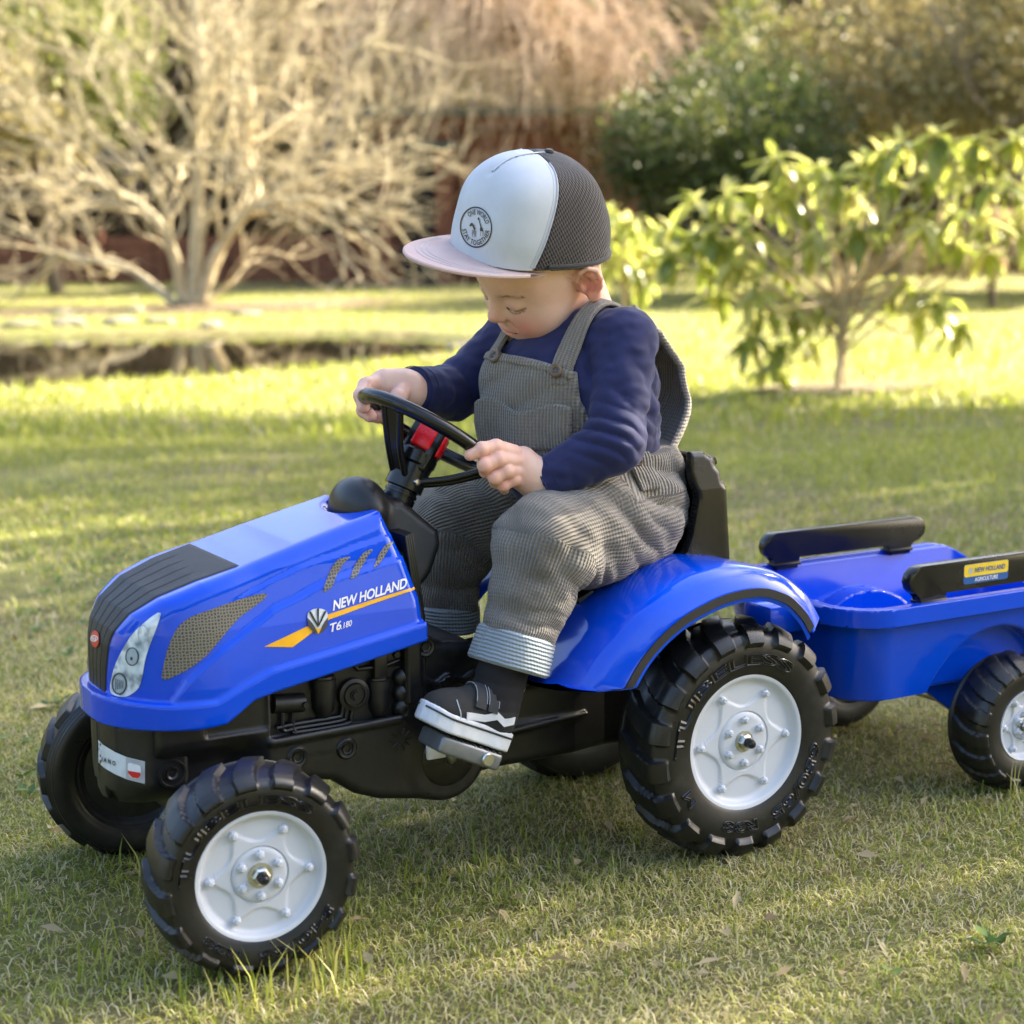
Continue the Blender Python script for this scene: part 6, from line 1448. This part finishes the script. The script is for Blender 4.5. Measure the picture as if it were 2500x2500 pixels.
# unseen hedge added behind the viewer so the glossy plastic reflects something dark
rng = np.random.default_rng(61)
for i, (x, y, rx, h) in enumerate([(-9, -6, 2.6, 4.2), (-6.2, -9.2, 2.8, 4.8), (-2.2, -10.6, 2.8, 4.4), (2.2, -10.8, 2.8, 4.9), (6.2, -9.6, 2.6, 4.2), (-10.8, -2, 2.6, 4.6), (-11.5, 2.6, 2.6, 4.4), (-11.0, 7.2, 2.6, 4.9)]):
    bush('added_hedge', 'dark unseen hedge added behind the viewer to darken reflections', 'hedge', (x, y, 0), rx, 1.5, h, 3600, DARK, rng, (.26, .18), 60, 'unseen hedge added behind the viewer', trunk=False)
for i, (az_, dst, rx, h, mt) in enumerate([(-.33, 24, 2.4, 4.4, OLIVE), (-.47, 23, 2.6, 4.9, DARK), (-.63, 22, 2.6, 4.5, OLIVE), (.35, 23, 2.4, 4.8, OLIVE), (.49, 24, 2.8, 4.6, DARK), (.66, 25, 3.0, 5., OLIVE)]):
    bush('side_hedge', 'olive hedge closing the side of the garden' if mt is OLIVE else 'dark hedge closing the side of the garden', 'hedge', (CAM_P[0]+math.sin(YAW+az_)*dst, CAM_P[1]+math.cos(YAW+az_)*dst, 0), rx, 1.6, h, 5000, mt, rng, (.17, .12), 70, 'hedges at the sides of the garden', trunk=False)
# distant wood closing the view
rng = np.random.default_rng(77); n = 62000; az = np.where(rng.random(n) < .6, rng.uniform(-.5, .5, n), rng.uniform(-1.3, 1.35, n)); u_r = 1250+4200*az; dst = rng.uniform(40, 52, n); q = np.stack([np.sin(YAW+az), np.cos(YAW+az)], 1)
hh = 9+2.5*fbm(u_r/300, dst/9, 9, 3); P = np.column_stack([CAM_P[0]+q[:, 0]*dst, CAM_P[1]+q[:, 1]*dst, rng.uniform(0, 1, n)**.8*hh]); V, F = leaf_quads(P, rng.normal(0, 1, (n, 3)), rng.uniform(.4, .9, n), rng.uniform(.25, .6, n), rng)
FAR = leafmat('far_wood_leaf', [(.12, .095, .05), (.24, .19, .10), (.36, .29, .16)], .8, .3); fw_o = foliage('far_wood', V, F, np.clip(.5+.5*fbm(u_r/90, P[:, 2], 4, 3)+rng.uniform(-.3, .3, n), 0, 1), FAR); tag(fw_o, kind='stuff')
# ---- stones round the pond
rng = np.random.default_rng(3); STONE = bark('pond_stone', (.13, .11, .08), (.30, .26, .19), 9)
spots = [(60, 800, .42), (170, 796, .5), (290, 792, .45), (395, 790, .4), (520, 800, .36), (640, 812, .42), (760, 806, .38), (880, 812, .45), (985, 822, .4), (1080, 830, .42), (1140, 838, .35), (700, 838, .5), (820, 842, .38), (930, 850, .36), (330, 762, .35), (150, 770, .4), (610, 772, .38), (1050, 850, .5)]
for i, (u, v, s) in enumerate(spots):
    c = gpt(u, v); ico = bmesh.new(); bmesh.ops.create_icosphere(ico, subdivisions=2, radius=1); V = np.array([v_.co for v_ in ico.verts]); F = [[v_.index for v_ in f.verts] for f in ico.faces]; ico.free()
    k = 1+.22*np.sin(V[:, 0]*3+i)+.16*np.sin(V[:, 1]*4+i*2)+rng.normal(0, .04, len(V)); s *= .62; V = V*k[:, None]*np.array([s*.7, s*.45, s*.15]); a = rng.uniform(0, 3.1); Rm = np.array([[math.cos(a), -math.sin(a), 0], [math.sin(a), math.cos(a), 0], [0, 0, 1]]); V = V@Rm.T
    o = obj('stone', (V, F), STONE, None, (c[0], c[1], float(ground_z(np.array([c[0]]), np.array([c[1]]))[0])+.02), sharp=50); tag(o, 'flat weathered stone lying along the far edge of the pond', 'stone', 'stones edging the pond')
# ================================================================== trees outside the view that shade the foreground
def px_in(poly, u, v): return s_poly(u, v, np.array(poly)) < 0
def to_px(P):
    d = P-CAM_P; z = d@FW; return 1250+F_PX*(d@RT)/z, 1250-F_PX*(d@UP)/z, z
SD = np.array(SUN_DIR)
rng = np.random.default_rng(15)
def shade_tree(label, region, nclump, s_lo, s_hi, trunk, seed, per=80):
    r = np.random.default_rng(seed); T = []
    while len(T) < nclump:
        x, y = r.uniform(region[0], region[1]), r.uniform(region[2], region[3])
        if keep(x, y, r): T.append((x, y, 0.))
    T = np.array(T); C_ = T+SD*r.uniform(s_lo, s_hi, (nclump, 1)); base = np.array([*trunk, 0.]); o = tag(empty('shade_tree', base), label, 'tree')
    k = np.repeat(np.arange(nclump), per); n = len(k); P = C_[k]+r.normal(0, .15, (n, 3)); V, F = leaf_quads(P, r.normal(0, 1, (n, 3)), r.uniform(.06, .12, n), r.uniform(.04, .075, n), r); foliage('crown', V, F, r.uniform(0, 1, n), LIME, o)
    top = C_.mean(0); out = []; P0 = smoothpath(np.array([base, base+np.array([.1, .1, top[2]*.35]), base*.35+top*.65]), 6); obj('trunk', tube(P0, np.linspace(.22, .10, len(P0)), 10), B_BROWN, o, sharp=0); mb = MB()
    for i in range(nclump):
        a = P0[r.integers(5, len(P0))]; m_ = (a+C_[i])/2+np.array([0, 0, -.25]); mb.add(*tube(smoothpath(np.array([a, m_, C_[i]]), 3), np.linspace(.04, .008, 7), 5))
    obj('limbs', mb.VF(), B_BROWN, o, sharp=0); return o
LITP = [[(1800, 2450), (2060, 2180), (2600, 1960), (2700, 2700), (1900, 2700)], [(330, 2330), (420, 2200), (520, 2260), (430, 2400)], [(-60, 2380), (220, 2400), (300, 2600), (-60, 2600)], [(-100, 1230), (170, 1210), (230, 1330), (-100, 1380)], [(520, 1010), (1500, 985), (1350, 1075), (700, 1040)], [(40, 1950), (200, 2090), (60, 2160), (-60, 2080)], [(2080, 1850), (2250, 1830), (2300, 1930), (2120, 1950)]]
def keep(x, y, r):
    # shaded side of the line that the light reaches on this lawn
    ex = np.interp(x, [-3, .5, 1.18, 2.39, 3.55, 6, 12], [7.2, 6.2, 5.7, 3.45, 2.15, 1.2, .4])
    if y > ex: return False
    u, v, z = to_px(np.array([[x, y, 0.]]))
    if z[0] > .8 and any(px_in(q, u, v)[0] for q in LITP) and r.random() < .93: return False
    if math.hypot(x-.02, y+.12) < .28: return False
    return fbm(np.array([x*1.6]), np.array([y*2.6]), 33, 2, 2.2)[0] < r.uniform(.15, .75)
shade_tree('tall tree standing beside the lawn out of the picture, shading the tractor', (-3.2, 2.8, -2.2, 1.6), 255, 8.0, 12.5, (9.2, -1.2), 51)
shade_tree('broad tree standing beside the lawn out of the picture, shading the grass', (-3.4, 4.5, .6, 6.6), 210, 9.0, 13.5, (10.8, 2.0), 52)

# ================================================================== grass
GRASS = leafmat('grass_blade', [(.12, .18, .02), (.26, .31, .035), (.43, .43, .085), (.54, .47, .24), (.66, .58, .37)], .55, .38, .6)
def blades(name, P, ln, wd, lean, tone, rng, seg=2):
    n = len(P); a = rng.uniform(0, 6.283, n); h = np.stack([np.cos(a), np.sin(a), np.zeros(n)], 1); s = np.stack([-np.sin(a), np.cos(a), np.zeros(n)], 1)
    tw_ = rng.normal(0, .5, n)[:, None]; s2 = s*np.cos(tw_)+h*np.sin(tw_)
    l1, l2 = lean*.5, np.minimum(lean*1.35, 1.75)
    A = P+(h*np.sin(l1)[:, None]+np.array([0, 0, 1.])*np.cos(l1)[:, None])*ln[:, None]*.5; B = A+(h*np.sin(l2)[:, None]+np.array([0, 0, 1.])*np.cos(l2)[:, None])*ln[:, None]*.5
    B[:, 2] = np.maximum(B[:, 2], P[:, 2]+.002); w2 = wd[:, None]*.5
    V = np.stack([P-s2*w2, P+s2*w2, A-s2*w2*.8, A+s2*w2*.8, B], 1).reshape(-1, 3); b_ = (np.arange(n)*5)[:, None]
    F = np.vstack([np.concatenate([b_, b_+1, b_+3], 1), np.concatenate([b_, b_+3, b_+2], 1), np.concatenate([b_+2, b_+3, b_+4], 1)])
    me = mesh(name, V, F, GRASS, smooth=False); fattr(me, 'tone', np.repeat(tone, 5)); return me
def lawn_pts(n, d0, d1, rng, pad=.12, power=1.):
    dd = np.sqrt(rng.uniform(d0**2, d1**2, n)) if power == 1 else d0*(d1/d0)**rng.uniform(0, 1, n); lat = rng.uniform(-.5-pad, .5+pad, n)*dd*2500/F_PX
    fw2 = np.array([math.sin(YAW), math.cos(YAW)]); rt2 = np.array([math.cos(YAW), -math.sin(YAW)]); XY = CAM_P[:2]+fw2*dd[:, None]+rt2*lat[:, None]; return XY, dd
def grass(name, label, n, d0, d1, ln, wd, seed, power=1., lean=(.5, .45), pad=.3):
    rng = np.random.default_rng(seed); XY, dd = lawn_pts(n, d0, d1, rng, pad, power); pd = pond_d(XY[:, 0], XY[:, 1]); k = pd > .06
    bedd = np.hypot((XY[:, 0]-4.85)/.5, (XY[:, 1]-4.58)/.28); k &= (bedd > 1.05) | (rng.random(n) < .1); b2 = np.hypot((XY[:, 0]-5.4)/3.2, (XY[:, 1]-16.3)/1.1); k &= (b2 > 1) | (rng.random(n) < .25)
    b3 = np.hypot((XY[:, 0]-12.)/5.5, (XY[:, 1]-22.6)/1.); k &= b3 > 1
    # thin, matted patches
    p1 = fbm(XY[:, 0], XY[:, 1], 14, 4, 3.2); k &= rng.random(n) < np.clip(.66+.85*p1, .10, 1); XY = XY[k]; dd = dd[k]; n = len(XY); p1 = p1[k]
    P = np.column_stack([XY, ground_z(XY[:, 0], XY[:, 1])-.003]); sc = np.clip(1+.45*fbm(XY[:, 0], XY[:, 1], 23, 3, 2.1), .5, 1.6)
    far = sstep(dd, 3.4, 5.2)
    dry = .5+.62*fbm(XY[:, 0], XY[:, 1], 41, 4, 2.6)+.10+.12*(XY[:, 0]-.2)*(dd < 3); tone = np.clip(np.where(rng.random(n) < np.clip(dry*.95+.12, .12, .88)*(1-.80*far), rng.uniform(.5, 1, n), rng.uniform(.12, .48, n)+.08*far), 0, 1)
    L_ = ln*sc*rng.uniform(.55, 1.35, n); le = np.clip(np.abs(rng.normal(lean[0], lean[1], n))+.35*(tone > .55), .05, 1.5)
    me = blades(name, P, L_, wd*rng.uniform(.6, 1.4, n), le, tone, rng); tag(link(name, me), label, 'grass', kind='stuff')
grass('grass', 'short matted lawn grass with dry straw blades round the tractor', 290000, 1.2, 3.3, .024, .0017, 1, lean=(1.12, .42), pad=.28)
grass('grass', 'short lawn grass beyond the tractor', 112000, 3.3, 6.5, .036, .0034, 2, lean=(.8, .4), pad=.4)
grass('grass', 'sunlit lawn grass running back to the pond and bushes', 105000, 6.5, 31, .055, .010, 3, power=2, lean=(.5, .35), pad=.4)
# longer tufts left by the mower at wheels and edges
rng = np.random.default_rng(19); TP = [(.02, -.27, 34), (-.06, -.24, 16), (.07, -.26, 26), (-.14, -.12, 16), (1.10, -.24, 40), (1.18, -.22, 40), (.02, .12, 30), (-.25, .1, 40), (.3, -.1, 14)]
P, tn = [], []
for x, y, n in TP:
    q = rng.normal(0, .035, (n, 2))+np.array([x, y]); P.append(q); tn.append(rng.uniform(.1, .75, n))
P = np.vstack(P); P = np.column_stack([P, np.zeros(len(P))]); n = len(P); me = blades('grass_tufts', P, rng.uniform(.035, .075, n), rng.uniform(.0018, .003, n), np.abs(rng.normal(.45, .25, n)), np.concatenate(tn), rng); tag(link('grass_tufts', me), 'longer grass tufts standing round the tractor wheels', 'grass', kind='stuff')
# fallen leaves and bits of straw on the turf
rng = np.random.default_rng(28); XY, dd = lawn_pts(900, 1.4, 5, rng); P = np.column_stack([XY, rng.uniform(.008, .02, len(XY))]); Dn = rng.normal(0, 1, (len(P), 3)); Dn[:, 2] *= .2; nrm = np.tile(np.array([0, 0, 1.]), (len(P), 1))+rng.normal(0, .3, (len(P), 3)); V, F = leaf_quads(P, Dn, rng.uniform(.012, .035, len(P)), rng.uniform(.004, .016, len(P)), rng, nrm=nrm)
fo = foliage('leaf_litter', V, F, rng.uniform(0, 1, len(P)), GOLD); tag(fo, 'scattered dry leaf scraps and straw on the turf', 'leaf litter', kind='stuff')

# small broad-leaved weeds and clover among the grass
rng = np.random.default_rng(44); XY, dd = lawn_pts(620, 1.45, 4.6, rng); XY = XY[fbm(XY[:, 0], XY[:, 1], 61, 3, 2.4) > .02]; Pw, Dw, lw_ = [], [], []
for x, y in XY:
    k = rng.integers(4, 9); a = rng.uniform(0, 6.28)+np.arange(k)*2.4; Pw.append(np.column_stack([np.full(k, x), np.full(k, y), np.full(k, .008)])+rng.normal(0, .004, (k, 3))); Dw.append(np.column_stack([np.cos(a), np.sin(a), rng.uniform(.15, .7, k)])); lw_.append(rng.uniform(.012, .026, k))
Pw, Dw, lw_ = np.vstack(Pw), np.vstack(Dw), np.concatenate(lw_); V, F = leaf_quads(Pw, Dw, lw_, lw_*.55, rng, .12, np.tile(np.array([0, 0, 1.]), (len(Pw), 1)))
WEED = leafmat('weed_leaf', [(.05, .10, .02), (.11, .19, .035), (.20, .28, .06)], .5, .35, 20.); tag(foliage('lawn_weeds', V, F, rng.uniform(0, 1, len(Pw)), WEED), 'small broad-leaved weeds growing through the turf', 'weeds', kind='stuff')
